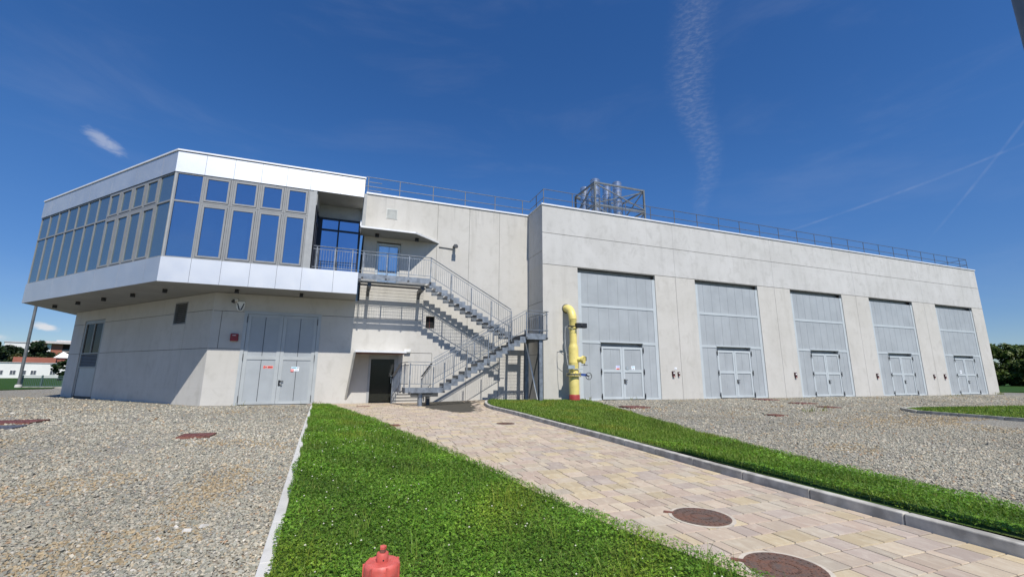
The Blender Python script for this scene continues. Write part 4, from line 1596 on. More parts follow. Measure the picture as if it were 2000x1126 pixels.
# ------------------------------------------------------------------ things on the walls
def build_wall_things():
    # bracket lamp with its conduit, right of the upper canopy
    thing('blamp', 'wall_lamp', 'small grey bracket lamp on a conduit right of the upper door canopy', 'wall lamp', (5.06, WM, 8.2))
    m = MB()
    m.box(4.98, 5.14, WM - .46, WM - .001, 8.16, 8.22)
    m.box(4.95, 5.17, WM - .50, WM - .30, 8.05, 8.16)
    m.build('lamp_head', 'galvanised_dark', 'blamp')
    m = MB()
    m.tube((4.22, WM - .03, 8.10), (5.0, WM - .03, 8.06), .02, 8)
    m.build('conduit', 'galvanised_dark', 'blamp')
    for key, x, y, z, lab in (('em1', 3.18, WM, 8.38, 'white emergency light box under the upper canopy'),
                              ('em2', 2.82, WM, 2.42, 'white emergency light box right of the entrance canopy')):
        thing(key, 'emergency_light', lab, 'wall light', (x, y, z))
        m = MB()
        m.box(x - .16, x + .16, y - .14, y - .001, z - .02, z + .10)
        m.build('housing', 'white_plastic', key, bevel=.01)
        m = MB()
        m.box(x - .14, x + .14, y - .13, y - .01, z - .06, z - .021)
        m.build('diffuser', 'insulation_grey', key)
    # camera, siren and call point near the service door
    thing('cctv', 'security_camera', 'small white bullet security camera under the overhang above the siren', 'camera', (-5.0, WM, 4.5))
    m = MB()
    m.tube((-4.92, WM - .001, 4.55), (-4.92, WM - .16, 4.55), .055, 12)
    m.tube((-4.92, WM - .16, 4.55), (-4.98, WM - .30, 4.50), .06, 14)
    m.build('housing', 'white_plastic', 'cctv', smooth=True)
    m = MB()
    m.tube((-4.981, WM - .301, 4.499), (-4.99, WM - .33, 4.49), .052, 14)
    m.tube((-5.05, WM - .16, 4.47), (-5.05, WM - .001, 4.47), .06, 12)
    m.build('lens', 'black_plastic', 'cctv')
    thing('siren', 'alarm_siren', 'white and blue shield shaped alarm siren left above the service door', 'alarm siren', (-4.74, WM, 4.27))
    sh = [(-.17, .18), (-.13, .22), (.13, .22), (.17, .18), (.16, -.06), (.08, -.20), (-.08, -.20), (-.16, -.06)]
    m = MB()
    k = [(-4.74 + x, WM - .08, 4.27 + z) for x, z in sh] + [(-4.74 + x, WM - .001, 4.27 + z) for x, z in sh]
    m.faces(k, [tuple(range(8))[::-1], tuple(range(8, 16))] + [(i, (i + 1) % 8, 8 + (i + 1) % 8, 8 + i) for i in range(8)])
    m.build('housing', 'white_plastic', 'siren')
    m = MB()
    for sx in (-1, 1):
        m.poly([(-4.74 + sx * .15, WM - .084, 4.40), (-4.74 + sx * .11, WM - .084, 4.42), (-4.74 + sx * .02, WM - .084, 4.14), (-4.74 + sx * .06, WM - .084, 4.10)][::sx])
    m.poly([(-4.74 - .05, WM - .084, 4.10), (-4.74 + .05, WM - .084, 4.10), (-4.74 + .06, WM - .084, 4.14), (-4.74 - .06, WM - .084, 4.14)])
    m.build('emblem', 'dark_frame', 'siren')
    thing('redbox', 'alarm_box', 'dark red alarm box on the shaded concrete left of the service door', 'alarm box', (-4.83, WM, 2.86))
    m = MB()
    m.box(-4.98, -4.68, WM - .12, WM - .001, 2.70, 3.03)
    m.build('housing', 'alarm_red', 'redbox', bevel=.02)
    m = MB()
    m.box(-4.90, -4.76, WM - .124, WM - .121, 2.94, 2.96)
    m.build('slot', 'white_plastic', 'redbox')

    def sign(key, x, y, z, w, h, marks, base, label):
        thing(key, 'door_sign', label, 'sign', (x, y, z), 'signs stuck on the doors')
        m = MB()
        m.box(x - w / 2, x + w / 2, y - .004, y, z - h / 2, z + h / 2)
        m.build('plate', base, key)
        for mat, a0, a1, b0, b1 in marks:
            m = MB()
            m.box(x + a0 * w, x + a1 * w, y - .0065, y - .0042, z + b0 * h, z + b1 * h)
            m.build('print', mat, key)
    Y = WM + .05 - .0215
    sign('s1', -3.36, Y, 1.57, .40, .13, [('sign_red', -.48, -.30, -.4, .4), ('sign_red', -.06, .46, -.34, .34), ('sign_white', .0, .38, .10, .18),
                                         ('sign_white', .0, .34, -.16, -.08), ('dark_frame', -.26, -.16, -.3, .25)], 'sign_pink',
         'small red and white fire sign on the left leaf of the service door')
    Y2 = WM + .05 - .0285
    sign('s2', -2.24, Y2, 1.50, .33, .20, [('sign_cyan', -.48, .2, .08, .42), ('sign_grey', .26, .42, .1, .42), ('sign_white', -.4, .1, .2, .28),
                                          ('sign_blue', .0, .40, -.3, -.1)], 'sign_white',
         'pale cyan and white notice on the right leaf of the service door')
    sign('s2b', -2.36, Y2 - .007, 1.43, .12, .12, [('sign_white', -.25, .25, -.15, .1)], 'sign_red',
         'small round looking red prohibition sticker under the cyan notice')
    Yd = HY + .07 + .035 - .001
    sign('s3', 14.05, Yd - .004, 1.72, .25, .22, [('sign_red', -.42, .44, -.44, -.12), ('sign_white', -.3, .3, -.30, -.24), ('sign_blue', -.44, .44, 0.05, .42)], 'sign_white',
         'small white notice with red band on the left leaf of the nearest bay')
    sign('s4', 14.66, Yd - .031, 1.70, .17, .17, [('door_frame', -.35, .35, .1, .25), ('door_frame', -.35, .2, -.2, -.1)], 'sign_grey',
         'small grey plate beside the centre post of the nearest bay')
    sign('s5', 15.05, Yd - .004, 1.72, .25, .22, [('sign_grey', -.38, -.2, -.36, -.1), ('sign_grey', .0, .3, -.36, -.16), ('sign_cyan', -.3, .4, .1, .3)], 'sign_white',
         'small white notice on the right leaf of the nearest bay')
    sign('s6', 45.95 + 0.6, Yd - .004, 1.78, .24, .24, [('sign_grey', -.3, .3, -.2, .2)], 'sign_white',
         'small white notice on the wicket door of the farthest bay')
    # red call points beside the bays
    lab = {17.72: ('larger red call point right of the nearest bay', .72), 18.10: ('smaller red call point right of the nearest bay', .52),
           27.61: ('red call point left of the third bay', .75), 35.87: ('red call point left of the fourth bay', .75),
           42.64: ('small call point just right of the fourth bay', .65), 44.03: ('red call point left of the farthest bay', .8)}
    for x, (t, s) in lab.items():
        z = 1.42
        k = 'cp%g' % x
        thing(k, 'call_point', t, 'call point', (x, HY, z), 'red call points on the hall wall')
        m = MB()
        m.box(x - .13 * s, x + .13 * s, HY - .07, HY - .001, z - .04, z + .20 * s, 0)
        m.box(x - .10 * s, x + .10 * s, HY - .085, HY - .001, z - .26 * s, z - .041, 0)
        m.build('housing', 'alarm_dark', k)
        m = MB()
        m.box(x - .04 * s, x + .10 * s, HY - .074, HY - .0705, z + .0, z + .12 * s)
        m.build('glass', 'white_plastic', k)
        m = MB()
        m.box(x - .05 * s, x + .05 * s, HY - .09, HY - .0855, z - .25 * s, z - .19 * s)
        m.build('plate', 'sign_pink', k)
    thing('cpsign', 'wall_sign', 'tiny white sign above the call points beside the nearest bay', 'sign', (17.95, HY, 1.75))
    m = MB()
    m.box(17.84, 18.02, HY - .01, HY - .001, 1.66, 1.78)
    m.build('plate', 'sign_white', 'cpsign')
    m = MB()
    m.box(17.87, 17.99, HY - .013, HY - .0105, 1.69, 1.71)
    m.build('print', 'sign_grey', 'cpsign')


build_wall_things()


# ------------------------------------------------------------------ yellow gas riser
def build_riser():
    x, y = 10.87, 20.08
    thing('riser', 'gas_pipe', 'thick yellow riser pipe with red foot, valves and an elbow into the wall', 'pipe', (x, y, 0))
    m = MB()
    m.lathe(x, y, [(.252, .34), (.252, 1.24), (.25, 1.25)], 28)
    m.lathe(x, y, [(.25, 1.40), (.25, 1.9), (.253, 1.91), (.253, 1.93), (.25, 1.94), (.25, 2.62), (.242, 2.70), (.215, 2.80), (.195, 2.86), (.19, 2.95), (.188, 3.55), (.188, 4.06), (.208, 4.10), (.208, 4.13)], 28)
    m.build('pipe', 'yellow_paint', 'riser', smooth=True)
    m = MB()
    pts, rad = [], []
    R = .68
    for i in range(9):
        a = math.pi / 2 * i / 8
        pts.append((x, y + R - R * math.cos(a), 4.13 + R * math.sin(a)))
        rad.append(.208)
    pts.append((x, HY - .01, 4.81))
    rad.append(.208)
    m.path(pts, rad, 24, caps=False)
    m.build('elbow', 'yellow_paint', 'riser', smooth=True)
    m = MB()
    m.tube((x, HY - .02, 4.81), (x, HY - .003, 4.81), .25, 28)
    m.build('wall_sleeve', 'galvanised_dark', 'riser', smooth=True)
    m = MB()
    m.lathe(x, y, [(.27, .03), (.27, .3), (.253, .339)], 28)
    m.build('foot', 'red_paint', 'riser', smooth=True)
    m = MB()
    m.lathe(x, y, [(.25, -.06), (.25, .029)], 24)
    m.lathe(x, y, [(.30, 1.255), (.30, 1.27)], 24)
    m.build('base_ring', 'black_plastic', 'riser', smooth=True)
    m = MB()
    m.lathe(x, y, [(.37, 1.25), (.37, 1.29)], 28)
    m.lathe(x, y, [(.37, 1.36), (.37, 1.40)], 28)
    m.lathe(x, y, [(.29, 1.291), (.29, 1.359)], 28)
    m.build('flange', 'yellow_paint', 'riser', smooth=True)
    m = MB()
    m.lathe(x, y, [(.305, 1.2915), (.325, 1.3), (.325, 1.35), (.305, 1.3585)], 28)
    for i in range(14):
        t = 2 * math.pi * i / 14
        cx, cy = x + .335 * math.cos(t), y + .335 * math.sin(t)
        m.tube((cx, cy, 1.22), (cx, cy, 1.43), .018, 6)
    m.beam((x + .3, y - .12, 1.33), (x + .62, y - .2, 1.30), .12, .12)
    m.build('butterfly_valve', 'blue_paint', 'riser')
    m = MB()      # handwheel
    c = Vector((x + .66, y - .34, 1.25))
    n = 20
    ring = [c + Vector((.17 * math.cos(2 * math.pi * i / n), 0, .17 * math.sin(2 * math.pi * i / n))) for i in range(n + 1)]
    for a, b in zip(ring[:-1], ring[1:]):
        m.tube(a, b, .016, 6)
    for i in range(3):
        t = 2 * math.pi * i / 3 + .5
        m.tube(c, c + Vector((.17 * math.cos(t), 0, .17 * math.sin(t))), .012, 6)
    m.tube(c, c + Vector((-.05, .2, .03)), .03, 8)
    m.build('handwheel', 'black_plastic', 'riser')
    m = MB()      # blind flange on a side stub
    a, b = Vector((x + .12, y - .12, 2.08)), Vector((x + .30, y - .36, 2.06))
    d = (b - a).normalized()
    m.tube(a, b, .13, 20)
    m.tube(b, b + d * .05, .20, 24)
    m.tube(b + d * .055, b + d * .10, .20, 24)
    for i in range(12):
        t = 2 * math.pi * i / 12
        s, u = d.orthogonal().normalized(), d.cross(d.orthogonal().normalized())
        p = b + (s * math.cos(t) + u * math.sin(t)) * .165
        m.tube(p - d * .02, p + d * .13, .016, 6)
    m.build('side_flange', 'yellow_paint', 'riser')
    m = MB()
    m.box(x + .42, x + .58, y - .30, y - .14, 2.02, 2.22)
    m.tube((x + .5, y - .22, 1.80), (x + .5, y - .22, 2.02), .02, 8)
    m.tube((x + .5, y - .22, 1.78), (x + .5, y - .22, 1.80), .17, 18)
    m.build('side_valve', 'black_plastic', 'riser')
    m = MB()      # actuator
    m.box(x + .02, x + .62, y - .40, y - .14, 3.68, 3.93)
    m.tube((x + .32, y - .27, 3.80), (x + .32, y - .43, 3.80), .07, 14)
    m.box(x - .42, x + .02, y - .24, y - .18, 3.72, 3.79)
    m.build('actuator', 'black_plastic', 'riser', bevel=.025)
    m = MB()
    m.lathe(x, y, [(.24, 3.66), (.24, 3.74)], 24)
    m.build('clamp', 'yellow_paint', 'riser', smooth=True)
    m = MB()
    m.box(x - .50, x - .14, y - .36, y - .20, 1.60, 1.78)
    m.box(x - .14, x + .35, y - .30, y - .27, 1.58, 1.62)
    m.build('junction_box', 'sign_grey', 'riser')
    m = MB()
    m.path([(x - .43, y - .22, 3.74), (x - .55, y - .20, 3.70), (x - .57, y - .18, 3.2), (x - .53, y - .24, 2.2), (x - .48, y - .28, 1.78)], [.012] * 5, 6)
    m.path([(x - .56, y - .18, 3.3), (x - .54, y - .05, 2.7), (x - .36, y + .1, 2.35), (x - .24, y + .1, 2.3)], [.010] * 4, 6)
    m.path([(x + .1, y - .24, 3.68), (x - .02, y - .25, 3.5), (x - .15, y - .24, 3.6), (x - .38, y - .22, 3.74)], [.010] * 4, 6)
    m.build('cable', 'insulation_grey', 'riser')


build_riser()


# ------------------------------------------------------------------ covers in the ground
def round_cover(key, x, y, r, label, lug):
    z = float(g(y, x))
    thing(key, 'manhole_cover', label, 'manhole cover', (x, y, z), 'round iron covers in the paved path')
    sl = 0.0176

    def disc(m, r0, r1, dz, th, n=40):
        for i in range(n):
            a, b = 2 * math.pi * i / n, 2 * math.pi * (i + 1) / n
            q = []
            for rr, t in ((r0, a), (r1, a), (r1, b), (r0, b)):
                px, py = x + rr * math.cos(t), y + rr * math.sin(t)
                q.append((px, py, z + dz + (py - y) * sl))
            if r0 > 0:
                m.poly(q)
            else:
                m.poly(q[1:3] + [(x, y, z + dz)])
            if th:
                (ax, ay, az_), (bx, by, bz) = q[1], q[2]
                m.poly([(ax, ay, az_ - th), (bx, by, bz - th), (bx, by, bz), (ax, ay, az_)])
    m = MB()
    disc(m, 0, r + .04, 0.0085, .02)
    m.build('mortar_ring', 'mortar', key)
    m = MB()
    disc(m, 0, r, 0.0125, .01)
    for i in range(28):            # cast pattern: raised studs in rings
        for rr in (.35, .62, .88):
            t = 2 * math.pi * i / 28 + rr
            px, py = x + rr * r * math.cos(t), y + rr * r * math.sin(t)
            w = .012
            zz = z + .0125 + (py - y) * sl
            c, s = math.cos(t), math.sin(t)
            pts = [(px + (u * c - v * s) * w, py + (u * s + v * c) * w) for u, v in ((-1, -.6), (1, -.6), (1, .6), (-1, .6))]
            m.faces([(*p, zz) for p in pts] + [(*p, zz + .004) for p in pts], [(4, 5, 6, 7), (0, 1, 5, 4), (1, 2, 6, 5), (2, 3, 7, 6), (3, 0, 4, 7)])
    m.build('lid', 'cast_iron', key)
    if lug:
        m = MB()
        t = math.radians(lug)
        a, b = (x + (r - .02) * math.cos(t), y + (r - .02) * math.sin(t)), (x + (r + .09) * math.cos(t), y + (r + .09) * math.sin(t))
        m.beam((*a, z + .012), (*b, z + .012), .05, .016)
        m.build('hinge_lug', 'brown_rust', key)


round_cover('mc1', 3.72, 4.07, .30, 'rusty round iron cover in a mortar ring, middle of the paved path', 135)
round_cover('mc2', 3.42, 2.86, .30, 'rusty round cover with bluish worn middle, nearest in the paved path', 135)
round_cover('mc3', 4.42, 12.35, .27, 'small brown round cover far up the paved path near the kerb', 0)


def rect_cover(key, x, y, w, d, rot, mat, label, cat='access cover', zoff=0.02):
    z = float(g(y, x))
    thing(key, 'access_cover', label, cat, (x, y, z), 'rectangular covers lying in the ground')
    c, s = math.cos(math.radians(rot)), math.sin(math.radians(rot))

    def ring(k, zz):
        return [(x + (u * c - v * s), y + (u * s + v * c), z + zz + 0.0176 * (u * s + v * c) * (y < 20)) for u, v in
                ((-w / 2 * k, -d / 2 * k), (w / 2 * k, -d / 2 * k), (w / 2 * k, d / 2 * k), (-w / 2 * k, d / 2 * k))]
    m = MB()
    a, b = ring(1.0, -.05), ring(1.0, zoff)
    q = ring(.93, zoff)
    m.faces(a + b, [(0, 1, 5, 4), (1, 2, 6, 5), (2, 3, 7, 6), (3, 0, 4, 7)])
    m.faces(b + q, [(0, 1, 5, 4), (1, 2, 6, 5), (2, 3, 7, 6), (3, 0, 4, 7)])
    m.build('frame', 'brown_rust' if mat != 'grey_cover' else 'grey_cover', key)
    m = MB()
    m.faces(ring(.93, zoff - .004), [(0, 1, 2, 3)])
    for i in range(5):
        for j in range(4):
            u, v = (-.4 + i * .2) * w * .8, (-.375 + j * .25) * d * .8
            px, py = x + u * c - v * s, y + u * s + v * c
            m.box(px - .02, px + .02, py - .02, py + .02, z + zoff - .006, z + zoff + .001)
    m.build('lid', mat, key)


rect_cover('rc1', 1.26, 12.75, .42, .30, 0, 'brown_rust', 'small brown rectangular cover in the paving beside the lawn')
rect_cover('rc2', 0.78, 20.3, .55, .30, 0, 'brown_rust', 'narrow brown cover in the paving before the dark entrance door', zoff=.015)
rect_cover('rc3', -3.02, 12.0, .62, .58, 0, 'brown_paint', 'square red brown cover alone in the left gravel', zoff=.035)
rect_cover('rc4', -8.45, 16.45, 1.1, .9, 0, 'brown_paint', 'large red brown cover at the left edge of the gravel', zoff=.035)
rect_cover('rc5', -7.95, 14.9, .9, .62, 0, 'grey_cover', 'dark grey cover at the left edge below the large brown one', zoff=.035)
rect_cover('rc6', 11.75, 16.35, 1.0, .9, 0, 'brown_paint', 'red brown cover in the gravel before the nearest bay', zoff=.035)
rect_cover('rc7', 22.6, 19.0, 1.1, .9, 0, 'brown_paint', 'brown cover close to the second bay, nearest the wall', zoff=.035)
rect_cover('rc8', 22.05, 16.4, 1.1, .8, 0, 'brown_paint', 'middle one of three brown covers before the second bay', zoff=.03)
rect_cover('rc9', 20.85, 14.3, .7, .7, 0, 'brown_rust', 'farthest from the wall of three brown covers before the second bay', zoff=.03)
rect_cover('rc10', 14.95, 12.2, .6, .5, 0, 'brown_rust', 'small dull cover half sunk in the right gravel', zoff=.02)
rect_cover('rc11', -6.2, 21.2, .62, .3, 0, 'brown_rust', 'thin brown cover against the foot of the left wall corner', zoff=-.03)


# ------------------------------------------------------------------ hydrant
def build_hydrant():
    x, y = 0.275, 2.86
    z = float(g(y))
    thing('hyd', 'fire_hydrant', 'red cast iron pillar hydrant standing in the clover lawn', 'hydrant', (x, y, z))
    zt = .155
    m = MB()
    m.lathe(x, y, [(.075, z - .05), (.072, zt - .22), (.088, zt - .19), (.099, zt - .165), (.101, zt - .02), (.098, zt - .008), (.09, zt)], 40)
    b = m.build('body', 'hydrant_red', 'hyd', smooth=True)
    m = MB()
    for i in range(7):
        t = 2 * math.pi * i / 7 + .42
        cx, cy = x + .1005 * math.cos(t), y + .1005 * math.sin(t)
        m.beam((cx, cy, zt - .17), (cx, cy, zt - .004), .012, .012, (math.cos(t), math.sin(t), 0))
    m.build('rib', 'hydrant_red', 'hyd')
    m = MB()
    m.lathe(x, y, [(.034, zt), (.034, zt + .042), (.031, zt + .046), (.022, zt + .046)], 28)
    m.build('neck', 'hydrant_red', 'hyd', smooth=True)
    m = MB()
    m.tube((x + .003, y - .0346, zt + .014), (x + .003, y - .030, zt + .014), .0045, 10)
    m.build('bolt_hole', 'dark_void', 'hyd')
    m = MB()
    m.lathe(x, y, [(.019, zt + .046), (.0185, zt + .064)], 5)
    m.build('stem', 'brown_rust', 'hyd')
    m = MB()
    m.lathe(x, y, [(.020, zt + .0642), (.0205, zt + .078), (.018, zt + .081)], 5)
    m.build('cap_nut', 'hydrant_red', 'hyd')
    for s in (-1, 1):
        m = MB()
        m.tube((x + s * .07, y + .02, zt - .30), (x + s * .15, y + .03, zt - .30), .035, 16)
        m.tube((x + s * .15, y + .03, zt - .30), (x + s * .18, y + .034, zt - .30), .045, 12)
        m.build('outlet', 'hydrant_red', 'hyd', smooth=True)


build_hydrant()


# ------------------------------------------------------------------ poles and fence
def lamp_post(key, x, y, h, r0, r1, label, arm):
    thing(key, 'lamp_post', label, 'lamp post', (x, y, float(g(y))))
    z = float(g(y))
    m = MB()
    m.lathe(x, y, [(r0 * 1.0, z - .2), (r0, z + .1), (r1, z + h)], 24)
    m.build('pole', 'lamp_metal', key, smooth=True)
    m = MB()
    m.lathe(x, y, [(r0 * 1.9, z - .1), (r0 * 1.9, z + .22), (r0 * 1.5, z + .3)], 16)
    m.build('base', 'edge_concrete', key, smooth=True)
    m = MB()
    m.box(x - .09, x + .09, y - .1, y + arm * .25, z + h - .02, z + h + .1)
    m.build('lamp_head', 'lamp_metal', key)


lamp_post('pole1', 5.93, 1.63, 6.6, .095, .085, 'grey round lamp post rising past the top right corner', 1)
lamp_post('pole2', -26.75, 51.6, 10.0, .12, .10, 'tall thin grey pole beside the railing at the far left', 1)


def build_fence():
    pts = [(-27.3, 53.0), (-26.9, 51.95), (-25.3, 51.7), (-23.7, 51.45), (-22.1, 51.2), (-20.5, 51.0)]
    thing('fence', 'railing_fence', 'low grey green barred railing behind the far left corner of the base', 'fence', (-25.3, 51.7, 0))
    m, q = MB(), MB()
    for a, b in zip(pts[:-1], pts[1:]):
        for z in (1.0, .86, .16):
            m.beam((*a, z), (*b, z), .06, .05)
        n = max(2, int(math.dist(a, b) / .13))
        for i in range(1, n):
            p = [a[k] + (b[k] - a[k]) * i / n for k in (0, 1)]
            q.beam((*p, .16), (*p, .86), .025, .025, (0, 1, 0))
    m.build('rail', 'fence_green', 'fence')
    q.build('balusters', 'fence_green', 'fence')
    for p in pts:
        m = MB()
        m.beam((*p, 0), (*p, 1.1), .1, .1, (0, 1, 0))
        m.build('post', 'fence_green', 'fence')
    m = MB()
    m.beam((*pts[1], .02), (*pts[-1], .02), .4, .16)
    m.build('kerb', 'kerb_concrete', 'fence')


build_fence()


# ------------------------------------------------------------------ far buildings at the left
def frame_at(az_deg, dist):
    a = math.radians(az_deg)
    c = Vector((math.sin(a) * dist, math.cos(a) * dist, 0))
    r = Vector((math.cos(a), -math.sin(a), 0))
    f = Vector((math.sin(a), math.cos(a), 0))
    return c, r, f


def obox(m, F, u0, u1, v0, v1, z0, z1, mi=0):
    c, r, f = F
    p = lambda u, v: ((c + r * u + f * v).x, (c + r * u + f * v).y)
    m.prism([p(u0, v0), p(u1, v0), p(u1, v1), p(u0, v1)], z0, z1, mi)


def build_far():
    F = frame_at(-27, 190)
    thing('farwhite', 'low_building', 'long low white building with small square windows beyond the far lawn', 'building', F[0])
    m = MB()
    obox(m, F, -60, 14, 0, 12, 0, 4.35)
    m.build('wall', 'far_white', 'farwhite')
    m = MB()
    obox(m, F, -60.2, 14.2, -.2, 12.2, 4.352, 4.5)
    m.build('roof', 'far_roof', 'farwhite')
    for u in (-12.6, -10.5, -5.4, -3.0, -1.0, 1.0, 4.9, 7.2, -16, -20):
        m = MB()
        obox(m, F, u - .62, u + .62, -.06, .02, 1.0, 2.3)
        w = m.build('window', 'far_white', 'farwhite')
        m = MB()
        obox(m, F, u - .52, u - .04, -.09, -.065, 1.1, 2.2)
        obox(m, F, u + .04, u + .52, -.09, -.065, 1.1, 2.2)
        m.build('pane', 'far_glass', 'farwhite', w)
    F = frame_at(-26, 206)
    thing('farorange', 'brick_building', 'terracotta coloured block with a small white hipped roof behind the white building', 'building', F[0])
    m = MB()
    obox(m, F, -7.4, 1.9, 0, 9, 0, 6.4)
    m.build('wall', 'far_orange', 'farorange')
    m = MB()
    obox(m, F, 1.91, 9, 1.0, 12, 0, 6.4)
    m.build('annex', 'far_brick', 'farorange')
    m = MB()
    c, r, f = F
    P = lambda u, v, z: tuple(c + r * u + f * v + Vector((0, 0, z)))
    m.faces([P(1.2, .6, 6.45), P(6.6, .6, 6.45), P(6.6, 9, 6.45), P(1.2, 9, 6.45), P(3.3, 5, 8.6)],
            [(0, 1, 4), (1, 2, 4), (2, 3, 4), (3, 0, 4), (3, 2, 1, 0)])
    m.build('roof', 'far_white', 'farorange')
    F = frame_at(-25.5, 300)
    thing('farbrick', 'apartment_block', 'large dark brick block with balconies and a pale flat roof behind the trees', 'apartment block', F[0])
    m = MB()
    obox(m, F, -6, 1.5, 0, 16, 0, 15.3)
    obox(m, F, 1.51, 40, 2.5, 18, 0, 15.3, 1)
    m.build('wall', ['far_orange', 'far_brown'], 'farbrick')
    m = MB()
    obox(m, F, -8, 42, -2, 20, 15.31, 16.4)
    obox(m, F, -1, 30, 3, 14, 16.41, 17.2)
    m.build('roof', 'far_roof', 'farbrick')
    for z in (5.2, 8.4, 11.6):
        m = MB()
        obox(m, F, 1.6, 40, 0.3, 2.45, z, z + .3)
        obox(m, F, 1.6, 40, 0.3, .45, z + .9, z + 1.1)
        m.build('balcony', 'far_roof', 'farbrick')
    for u in (-3.2,):
        m = MB()
        obox(m, F, u - .5, u + .9, -.2, -.02, 0, 15.2)
        m.build('window', 'far_white', 'farbrick')
    F = frame_at(-28.2, 330)
    thing('farpale', 'pale_building', 'pale flat roofed building peeking over the dark trees at the left', 'building', F[0])
    m = MB()
    obox(m, F, -3, 14, 0, 12, 0, 16.6)
    obox(m, F, 6, 11, 2, 8, 16.61, 17.8)
    m.build('wall', 'far_white', 'farpale')
    m = MB()
    obox(m, F, -3.3, 14.3, -.3, 12.3, 16.6, 17.0, 0)
    m.build('roof', 'far_roof', 'farpale')


build_far()


# ------------------------------------------------------------------ trees
def leaf_cloud(centres, radii, n_per, size, pal, rg, squash=.8):
    C = np.repeat(centres, n_per, 0)
    Rr = np.repeat(radii, n_per)
    n = len(C)
    d = rg.normal(size=(n, 3))
    d /= np.linalg.norm(d, axis=1, keepdims=True)
    rad = Rr * rg.uniform(.35, 1.05, n) ** .6
    p = C + d * rad[:, None] * np.array([1, 1, squash])
    nrm = d * .6 + rg.normal(size=(n, 3)) * .55 + np.array([0, 0, .35])
    nrm /= np.linalg.norm(nrm, axis=1, keepdims=True)
    a = np.cross(nrm, rg.normal(size=(n, 3)))
    a /= np.linalg.norm(a, axis=1, keepdims=True)
    b = np.cross(nrm, a)
    s = size * rg.uniform(.6, 1.3, n)[:, None]
    V = np.stack([p - a * s, p - b * s * .55, p + a * s, p + b * s * .55], 1).reshape(-1, 3)
    F = np.arange(4 * n).reshape(n, 4)
    clump = np.repeat(rg.uniform(.72, 1.25, len(centres)), n_per)[:, None]
    col = pal[rg.integers(0, len(pal), n)] * clump * rg.uniform(.8, 1.2, (n, 1))
    return V, F, col


def tree(key, x, y, h, w, pal, label, group, seed, trunk_h=.22, leaf=.35, clumps=46, per=90):
    rg = np.random.default_rng(seed)
    z0 = float(g(y))
    root = thing(key, 'tree', label, 'tree', (x, y, z0), group)
    m = MB()
    m.tube((x, y, z0 - .2), (x + .1, y, z0 + h * .55), h * .028, 9, h * .012)
    cs, rs = [], []
    for i in range(clumps):
        zz = rg.uniform(trunk_h, .95)
        prof = math.sin(math.pi * min(1, max(.0, (zz - trunk_h * .5) / (1.05 - trunk_h * .5))) ** .8)
        a = rg.uniform(0, 2 * math.pi)
        rr = w / 2 * prof * math.sqrt(rg.uniform(0.05, 1)) * .82
        cs.append((x + rr * math.cos(a), y + rr * math.sin(a), z0 + h * zz))
        rs.append(h * rg.uniform(.07, .13))
    for c in cs[:9]:
        m.tube((x + .05, y, z0 + h * rg.uniform(.22, .45)), c, h * .009, 6, h * .003)
    m.build('trunk', 'bark', key)
    V, F, col = leaf_cloud(np.array(cs), np.array(rs), per, leaf, pal, rg)
    V = V - np.array([x, y, z0])
    np_mesh('crown', V, F, 'tree_leaf', col, parent=root)


DARK = np.array([(.016, .034, .012), (.022, .045, .014), (.03, .055, .016), (.012, .026, .011)])
MIDG = np.array([(.075, .12, .025), (.10, .145, .032), (.055, .095, .02), (.125, .15, .05)])
OLIVE = np.array([(.085, .085, .02), (.065, .07, .018), (.05, .06, .016)])


def build_trees():
    grp = 'trees behind the far white building'
    spec = [(-29.3, 215, 11.4, 14, DARK, 'dark tall tree at the very left edge behind the white building'),
            (-28.2, 222, 10.4, 12, DARK, 'dark rounded tree second from the left edge behind the white building'),
            (-27.4, 226, 9.4, 9, DARK, 'dark tree left of the thin pole behind the white building'),
            (-26.75, 224, 12.4, 7, DARK, 'dark tree just right of the thin pole, highest of the row'),
            (-25.95, 224, 8.6, 9, DARK, 'low dark tree before the brick block'),
            (-27.9, 214, 7.6, 5, OLIVE, 'small olive yellow tree above the left end of the terracotta wall'),
            (-25.2, 228, 8.4, 7, OLIVE, 'yellowish tree before the balconies of the brick block'),
            (-30.8, 205, 11.0, 14, DARK, 'dark tree left of all others, mostly outside the frame')]
    for i, (a, d, h, w, pal, lab) in enumerate(spec):
        c, r, f = frame_at(a, d)
        tree('lt%d' % i, c.x, c.y, h, w, pal, lab, grp, 40 + i, .12, .5, 46, 80)
    c, r, f = frame_at(-24.6, 118)
    tree('bush', c.x, c.y, 3.9, 6.5, DARK, 'dark spreading bush right of the white building windows', None, 77, .02, .22, 40, 80)
    grp = 'trees beyond the right end of the hall'
    spec = [(67.6, 118, 7.2, 9.5, MIDG, 'bright green tree half hidden by the right end of the hall'),
            (69.2, 120, 7.4, 10, MIDG, 'bright green tree second from the right end of the hall'),
            (70.9, 117, 6.9, 9, MIDG, 'lower green tree at the right edge of the photo'),
            (72.6, 122, 8.3, 10, MIDG, 'green tree standing farthest right beyond the hall')]
    for i, (a, d, h, w, pal, lab) in enumerate(spec):
        c, r, f = frame_at(a, d)
        tree('rt%d' % i, c.x, c.y, h, w, pal, lab, grp, 60 + i, .03, .26, 80, 110)


build_trees()


# ------------------------------------------------------------------ lawn plants
def scatter(n, y0, y1, lo, hi):
    """uniform points between two borders"""
    y = rng.uniform(y0, y1, n * 3)
    a, b = lo(y), hi(y)
    wmax = float(np.max(hi(np.linspace(y0, y1, 50)) - lo(np.linspace(y0, y1, 50))))
    x = rng.uniform(0, wmax, n * 3)
    ok = x < (b - a)
    return (x + a)[ok][:n], y[ok][:n]


